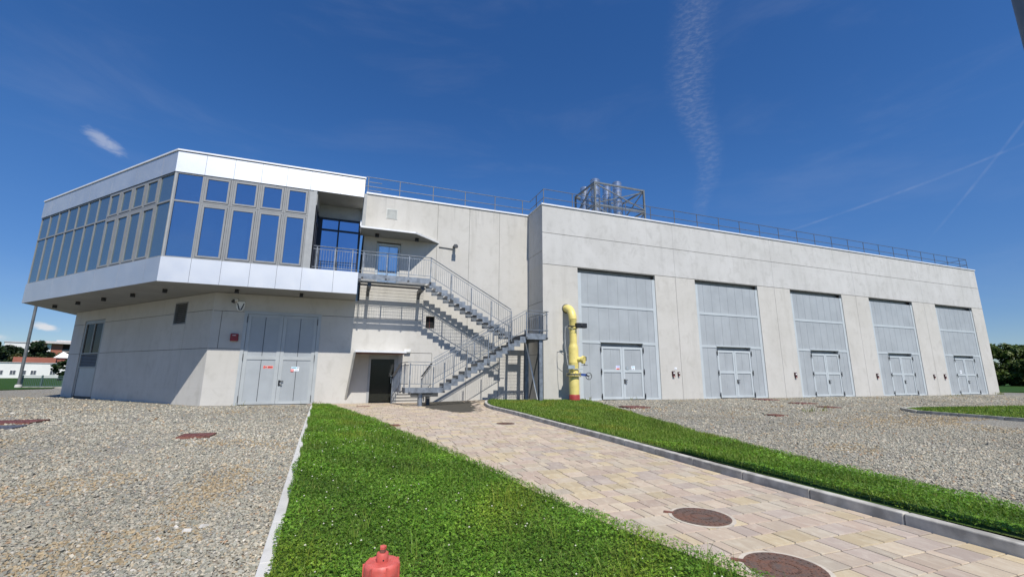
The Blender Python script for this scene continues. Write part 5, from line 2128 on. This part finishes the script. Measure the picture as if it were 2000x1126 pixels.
CLOVER = np.array([(.095, .235, .018), (.13, .28, .024), (.07, .185, .015), (.17, .32, .036), (.105, .215, .022)])
GRASS = np.array([(.125, .235, .028), (.165, .275, .04), (.10, .19, .022), (.21, .28, .06)])


def dry_tint(x, y):
    q = np.sin(x * 1.9 + 2.1 * np.sin(y * .8 + .3)) * np.sin(y * 1.3 + 1.6 * np.sin(x * 1.1))
    k = np.clip((q - .35) * 1.6, 0, 1)[:, None]
    j = np.clip((-q - .45) * 1.5, 0, 1)[:, None]
    return np.array([1.15, 1.07, 1.0]) * (1 - k) + np.array([1.5, 1.10, 1.0]) * k - np.array([.3, .28, .2]) * j


def clover(x, y, z, size, hmin, hmax):
    n = len(x)
    pat = .5 + .5 * np.sin(x * 2.9 + 1.3 * np.sin(y * 1.7)) * np.sin(y * 2.3 + 1.1 * np.sin(x * 2.1))
    hz = z + (hmin + (hmax - hmin) * (.35 + .65 * pat)) * rng.uniform(.35, 1.0, n)
    tilt = rng.normal(size=(n, 3)) * .38 + np.array([0, 0, 1.0])
    tilt /= np.linalg.norm(tilt, axis=1, keepdims=True)
    a = np.cross(tilt, rng.normal(size=(n, 3)))
    a /= np.linalg.norm(a, axis=1, keepdims=True)
    b = np.cross(tilt, a)
    s = (size * rng.uniform(.7, 1.25, n))[:, None]
    P = np.stack([x, y, hz], 1)
    base = CLOVER[rng.integers(0, len(CLOVER), n)] * (.72 + .5 * pat[:, None]) * rng.uniform(.75, 1.25, (n, 1)) * dry_tint(x, y)
    Vs, Cs = [], []
    for k in range(3):
        t = 2 * math.pi * k / 3
        d = a * math.cos(t) + b * math.sin(t)
        e = -a * math.sin(t) + b * math.cos(t)
        up_ = tilt * rng.uniform(.0, .35, (n, 1))
        Vs.append(np.stack([P, P + (d * .62 - e * .52 + up_ * .4) * s, P + (d * 1.05 + up_) * s, P + (d * .62 + e * .52 + up_ * .4) * s], 1))
        Cs.append(base * rng.uniform(.9, 1.1, (n, 1)))
    V = np.concatenate(Vs).reshape(-1, 3)
    return V, np.arange(len(V)).reshape(-1, 4), np.concatenate(Cs)


def blades(x, y, z, hmin, hmax, w, lean=.5):
    n = len(x)
    h = rng.uniform(hmin, hmax, n)
    t = rng.uniform(0, 2 * math.pi, n)
    L = rng.uniform(.1, lean, n) * h
    dx, dy = np.cos(t), np.sin(t)
    s = rng.uniform(0, 2 * math.pi, n)
    wx, wy = np.cos(s) * w, np.sin(s) * w
    lv = []
    for k, (f, ww) in enumerate(((0, 1), (.5, .8), (1, .1))):
        cx, cy, cz = x + dx * L * f * f, y + dy * L * f * f, z + h * f * (1 - .12 * f)
        lv.append(np.stack([cx - wx * ww, cy - wy * ww, cz], 1))
        lv.append(np.stack([cx + wx * ww, cy + wy * ww, cz], 1))
    V = np.stack(lv, 1).reshape(-1, 3)
    i = np.arange(n)[:, None] * 6
    F = np.concatenate([i + np.array([[0, 1, 3, 2]]), i + np.array([[2, 3, 5, 4]])])
    c = GRASS[rng.integers(0, len(GRASS), n)] * rng.uniform(.7, 1.3, (n, 1)) * dry_tint(x, y)
    return V, F, np.concatenate([c, c])


def join(parts):
    Vs, Fs, Cs = [], [], []
    k = 0
    for V, F, C in parts:
        Vs.append(V)
        Fs.append(F + k)
        Cs.append(C)
        k += len(V)
    return np.concatenate(Vs), np.concatenate(Fs), np.concatenate(Cs)


def build_lawns():
    lo = lambda y: EDGE_X(y) + .03 - .045 * np.sin(y * 3.1) * np.sin(y * 1.3 + .7)
    hi = lambda y: PATH_X(y) + .05 + .04 * np.sin(y * 7) * np.sin(y * 2.3)
    parts = []
    for y0, y1, dens, sz in ((1.9, 4.5, 4200, .0115), (4.5, 7, 3000, .0135), (7, 11, 1700, .017), (11, 16, 1000, .021), (16, 21.5, 800, .023)):
        area = float(np.mean(hi(np.linspace(y0, y1, 30)) - lo(np.linspace(y0, y1, 30)))) * (y1 - y0)
        x, y = scatter(int(area * dens), y0, y1, lo, hi)
        parts.append(clover(x, y, lawn_z(x, y), sz, .015, .10))
    V, F, C = join(parts)
    np_mesh('clover', V, F, 'leaf', C, kind='stuff')
    parts = []
    for y0, y1, dens, w in ((1.9, 5, 520, .0022), (5, 9, 420, .003), (9, 21.5, 500, .0045)):
        area = float(np.mean(hi(np.linspace(y0, y1, 30)) - lo(np.linspace(y0, y1, 30)))) * (y1 - y0)
        x, y = scatter(int(area * dens), y0, y1, lo, hi)
        parts.append(blades(x, y, lawn_z(x, y), .05, .15, w))
    # taller tufts
    x0, y0 = scatter(70, 1.9, 14, lo, hi)
    xs = np.repeat(x0, 9) + rng.normal(size=70 * 9) * .025
    ys = np.repeat(y0, 9) + rng.normal(size=70 * 9) * .025
    parts.append(blades(xs, ys, lawn_z(xs, ys), .12, .34, .0035, .6))
    V, F, C = join(parts)
    np_mesh('grass', V, F, 'leaf', C, kind='stuff')
    # white clover heads
    x, y = scatter(210, 1.9, 12, lo, hi)
    z = lawn_z(x, y) + rng.uniform(.075, .125, len(x))
    k = len(x)
    ico = np.array([(1, 0, 0), (0, 1, 0), (-1, 0, 0), (0, -1, 0), (0, 0, 1), (0, 0, -1)], float)
    tri = np.array([(0, 1, 4), (1, 2, 4), (2, 3, 4), (3, 0, 4), (1, 0, 5), (2, 1, 5), (3, 2, 5), (0, 3, 5)])
    q = rng.normal(size=(k, 1, 3)) * .15
    r = rng.uniform(.006, .0105, (k, 1, 1))
    V = (np.stack([x, y, z], 1)[:, None, :] + (ico[None] + q) * r).reshape(-1, 3)
    F = (np.arange(k)[:, None, None] * 6 + tri[None]).reshape(-1, 3)
    c = np.repeat(np.array([(.62, .60, .47)]) * rng.uniform(.75, 1.1, (k, 1)), 8, 0)
    np_mesh('clover_flowers', V, F, 'flower', c, kind='stuff')
    # right strip: clover near, fine grass further up
    lo2 = lambda y: KERBX(y) + .16
    hi2 = lambda y: STRIP_X(y) + .05 + .05 * np.sin(y * 5) * np.sin(y * 1.9)
    parts = []
    for y0, y1, dens, sz in ((1.6, 3.5, 2900, .014), (3.5, 5.5, 2000, .0155), (5.5, 8, 700, .018)):
        area = float(np.mean(hi2(np.linspace(y0, y1, 30)) - lo2(np.linspace(y0, y1, 30)))) * (y1 - y0)
        x, y = scatter(int(area * dens), y0, y1, lo2, hi2)
        keep = (x - lo2(y)) > (.05 + .22 * (.5 + .5 * np.sin(y * 2.7) * np.sin(y * 1.1))) * rng.uniform(0, 1, len(x)) ** .7
        x, y = x[keep], y[keep]
        parts.append(clover(x, y, strip_z(x, y), sz, .01, .085))
    V, F, C = join(parts)
    np_mesh('clover', V, F, 'leaf', C, kind='stuff')
    parts = []
    for y0, y1, dens, w, h0, h1 in ((1.6, 5.5, 700, .003, .04, .12), (5.5, 9, 2100, .0045, .03, .10), (9, 14, 1300, .0065, .03, .10), (14, 20.7, 800, .009, .03, .10)):
        area = float(np.mean(hi2(np.linspace(y0, y1, 30)) - lo2(np.linspace(y0, y1, 30)))) * (y1 - y0)
        x, y = scatter(int(area * dens), y0, y1, lo2, hi2)
        keep = (x - lo2(y)) > (.05 + .25 * (.5 + .5 * np.sin(y * 2.7) * np.sin(y * 1.1))) * rng.uniform(0, 1, len(x)) ** .7
        x, y = x[keep], y[keep]
        parts.append(blades(x, y, strip_z(x, y), h0, h1, w))
    V, F, C = join(parts)
    np_mesh('grass', V, F, 'leaf', C, kind='stuff')
    # raised lawn at right
    x = rng.uniform(21.7, 42, 26000)
    y = rng.uniform(6.2, 12.9, 26000)
    ok = np.ones(len(x), bool)
    for (ax, ay), (bx, by) in zip(RL, RL[1:] + RL[:1]):
        ok &= ((bx - ax) * (y - ay) - (by - ay) * (x - ax)) > 0.08
    if ok.sum() < 100:
        ok = np.ones(len(x), bool)
        for (ax, ay), (bx, by) in zip(RL, RL[1:] + RL[:1]):
            ok &= ((bx - ax) * (y - ay) - (by - ay) * (x - ax)) < -0.08
    x, y = x[ok], y[ok]
    V, F, C = blades(x, y, g(y, x) + .07, .03, .11, .012)
    np_mesh('grass', V, F, 'leaf', C, kind='stuff')
    # weeds against the walls and in the gravel
    wx, wy = [], []
    for x0, y0, n in ((14.6, 20.5, 12), (50.4, 20.4, 60), (42.0, 19.3, 14), (40.6, 19.2, 10), (17.6, 12.9, 20), (18.6, 13.0, 16), (-4.3, 21.9, 6), (-1.2, 22.2, 20), (11.9, 20.4, 16)):
        wx.append(x0 + rng.normal(size=n) * .18)
        wy.append(y0 + rng.normal(size=n) * .10)
    wx, wy = np.concatenate(wx), np.concatenate(wy)
    V, F, C = blades(wx, wy, g(wy, wx), .06, .30, .010, .8)
    np_mesh('weeds', V, F, 'leaf', C * np.array([1.0, .75, 1.0]), kind='stuff')


build_lawns()


# ------------------------------------------------------------------ loose gravel
def build_stones():
    pal = np.array([(.40, .385, .32), (.34, .34, .285), (.47, .435, .355), (.52, .48, .40), (.40, .395, .345), (.29, .285, .25), (.48, .41, .30), (.60, .57, .51), (.43, .30, .20)])
    wt = np.array([.2, .16, .17, .12, .15, .08, .08, .015, .025])
    cube = np.array([(-1, -1, -1), (1, -1, -1), (1, 1, -1), (-1, 1, -1), (-1, -1, 1), (1, -1, 1), (1, 1, 1), (-1, 1, 1)], float)
    cf = np.array([(0, 3, 2, 1), (4, 5, 6, 7), (0, 1, 5, 4), (1, 2, 6, 5), (2, 3, 7, 6), (3, 0, 4, 7)])

    def stones(x, y, size):
        n = len(x)
        q = rng.normal(size=(n, 3, 3))
        # random orientation, mostly lying flat
        up_ = rng.normal(size=(n, 3)) * .35 + np.array([0, 0, 1])
        up_ /= np.linalg.norm(up_, axis=1, keepdims=True)
        a = np.cross(up_, q[:, 0])
        a /= np.linalg.norm(a, axis=1, keepdims=True)
        b = np.cross(up_, a)
        d = size * np.exp(rng.normal(size=n) * .28)
        loc = cube[None] * rng.uniform(.55, 1.1, (n, 8, 3))
        loc[:, 4:, :2] *= rng.uniform(.45, .95, (n, 1, 1))
        sx, sy, sz = d, d * rng.uniform(.55, .95, n), d * rng.uniform(.25, .6, n)
        P = (a[:, None] * (loc[..., 0] * sx[:, None])[..., None] + b[:, None] * (loc[..., 1] * sy[:, None])[..., None]
             + up_[:, None] * (loc[..., 2] * sz[:, None])[..., None])
        z = g(y, x) + lumps(x, y) - .012 + sz * .45 + rng.uniform(0, .008, n)
        P += np.stack([x, y, z], 1)[:, None]
        F = (np.arange(n)[:, None, None] * 8 + cf[None]).reshape(-1, 4)
        dirt2 = (np.exp(-((x - 19) / 5.5) ** 2 - ((y - 9.6) / 1.6) ** 2) + .9 * np.exp(-((x + 1.5) / .5) ** 2 - ((y - 7.2) / 1.6) ** 2)) > rng.uniform(.25, 1.1, n)
        dirt = dirt2 | (np.sin(x * .9 + 1.7 * np.sin(y * .6)) * np.sin(y * 1.1 + .8 * np.sin(x * .7)) > .72) & (rng.uniform(size=n) < .38)
        c = pal[rng.choice(len(pal), n, p=wt)] * rng.uniform(.60, .97, (n, 1)) * np.array([1.025, 1.0, .95]) * (1 + .13 * np.sin(x * .7 + np.sin(y * .5)) * np.sin(y * .45 + .8 * np.sin(x * .4)))[:, None]
        c[dirt] = np.array([.36, .28, .17]) * rng.uniform(.7, 1.15, (dirt.sum(), 1))
        return P.reshape(-1, 3), F, np.repeat(c, 6, 0)
    parts = []
    for y0, y1, dens, sz in ((2.3, 4.2, 3300, .0112), (4.2, 6.5, 2000, .0132), (6.5, 10, 800, .0155), (10, 15, 300, .020), (15, 22.0, 85, .027), (22.0, 33, 22, .034)):
        lo = lambda y: -.66 * y - .8
        hi = lambda y: np.where(np.asarray(y) < 22, EDGE_X(y) - .05, -5.9 - .885 * (np.asarray(y) - 22.8) - .3)
        area = float(np.mean(hi(np.linspace(y0, y1, 30)) - lo(np.linspace(y0, y1, 30)))) * (y1 - y0)
        x, y = scatter(int(area * dens), y0, y1, lo, hi)
        fines = np.exp(-((x + 2.6 + .12 * y) / .3) ** 2) * .55 + np.exp(-((x + 4.1 + .12 * y) / .3) ** 2) * .55
        keep = rng.uniform(size=len(x)) > fines * (.5 + .5 * np.sin(y * 1.1 + x))
        parts.append(stones(x[keep], y[keep], sz))
    for y0, y1, dens, sz in ((2.6, 5.5, 950, .0145), (5.5, 9, 480, .017), (9, 14, 130, .022), (14, 20.3, 55, .030)):
        lo = STRIP_X
        hi = lambda y: np.minimum(2.6 * y + 1.0, 19.0 if y0 < 9 else 46.0) + 0 * y
        lo = STRIP_X
        area = float(np.mean(np.clip(hi(np.linspace(y0, y1, 30)) - lo(np.linspace(y0, y1, 30)), 0, 99))) * (y1 - y0)
        x, y = scatter(int(area * dens), y0, y1, lo, hi)
        parts.append(stones(x, y, sz))
    # a few big pale stones
    x = np.array([-1.45, -1.32, -1.2, -1.5, -1.1, -1.36, 9.6, 10.3, 8.9, 12.1])
    y = np.array([5.5, 5.35, 5.45, 5.2, 4.6, 3.6, 6.3, 7.2, 5.2, 7.9])
    parts.append(stones(x, y, .035))
    V, F, C = join(parts)
    C[-60:] = np.array([.50, .475, .43])
    np_mesh('gravel_stones', V, F, 'stone', C, kind='stuff')


build_stones()
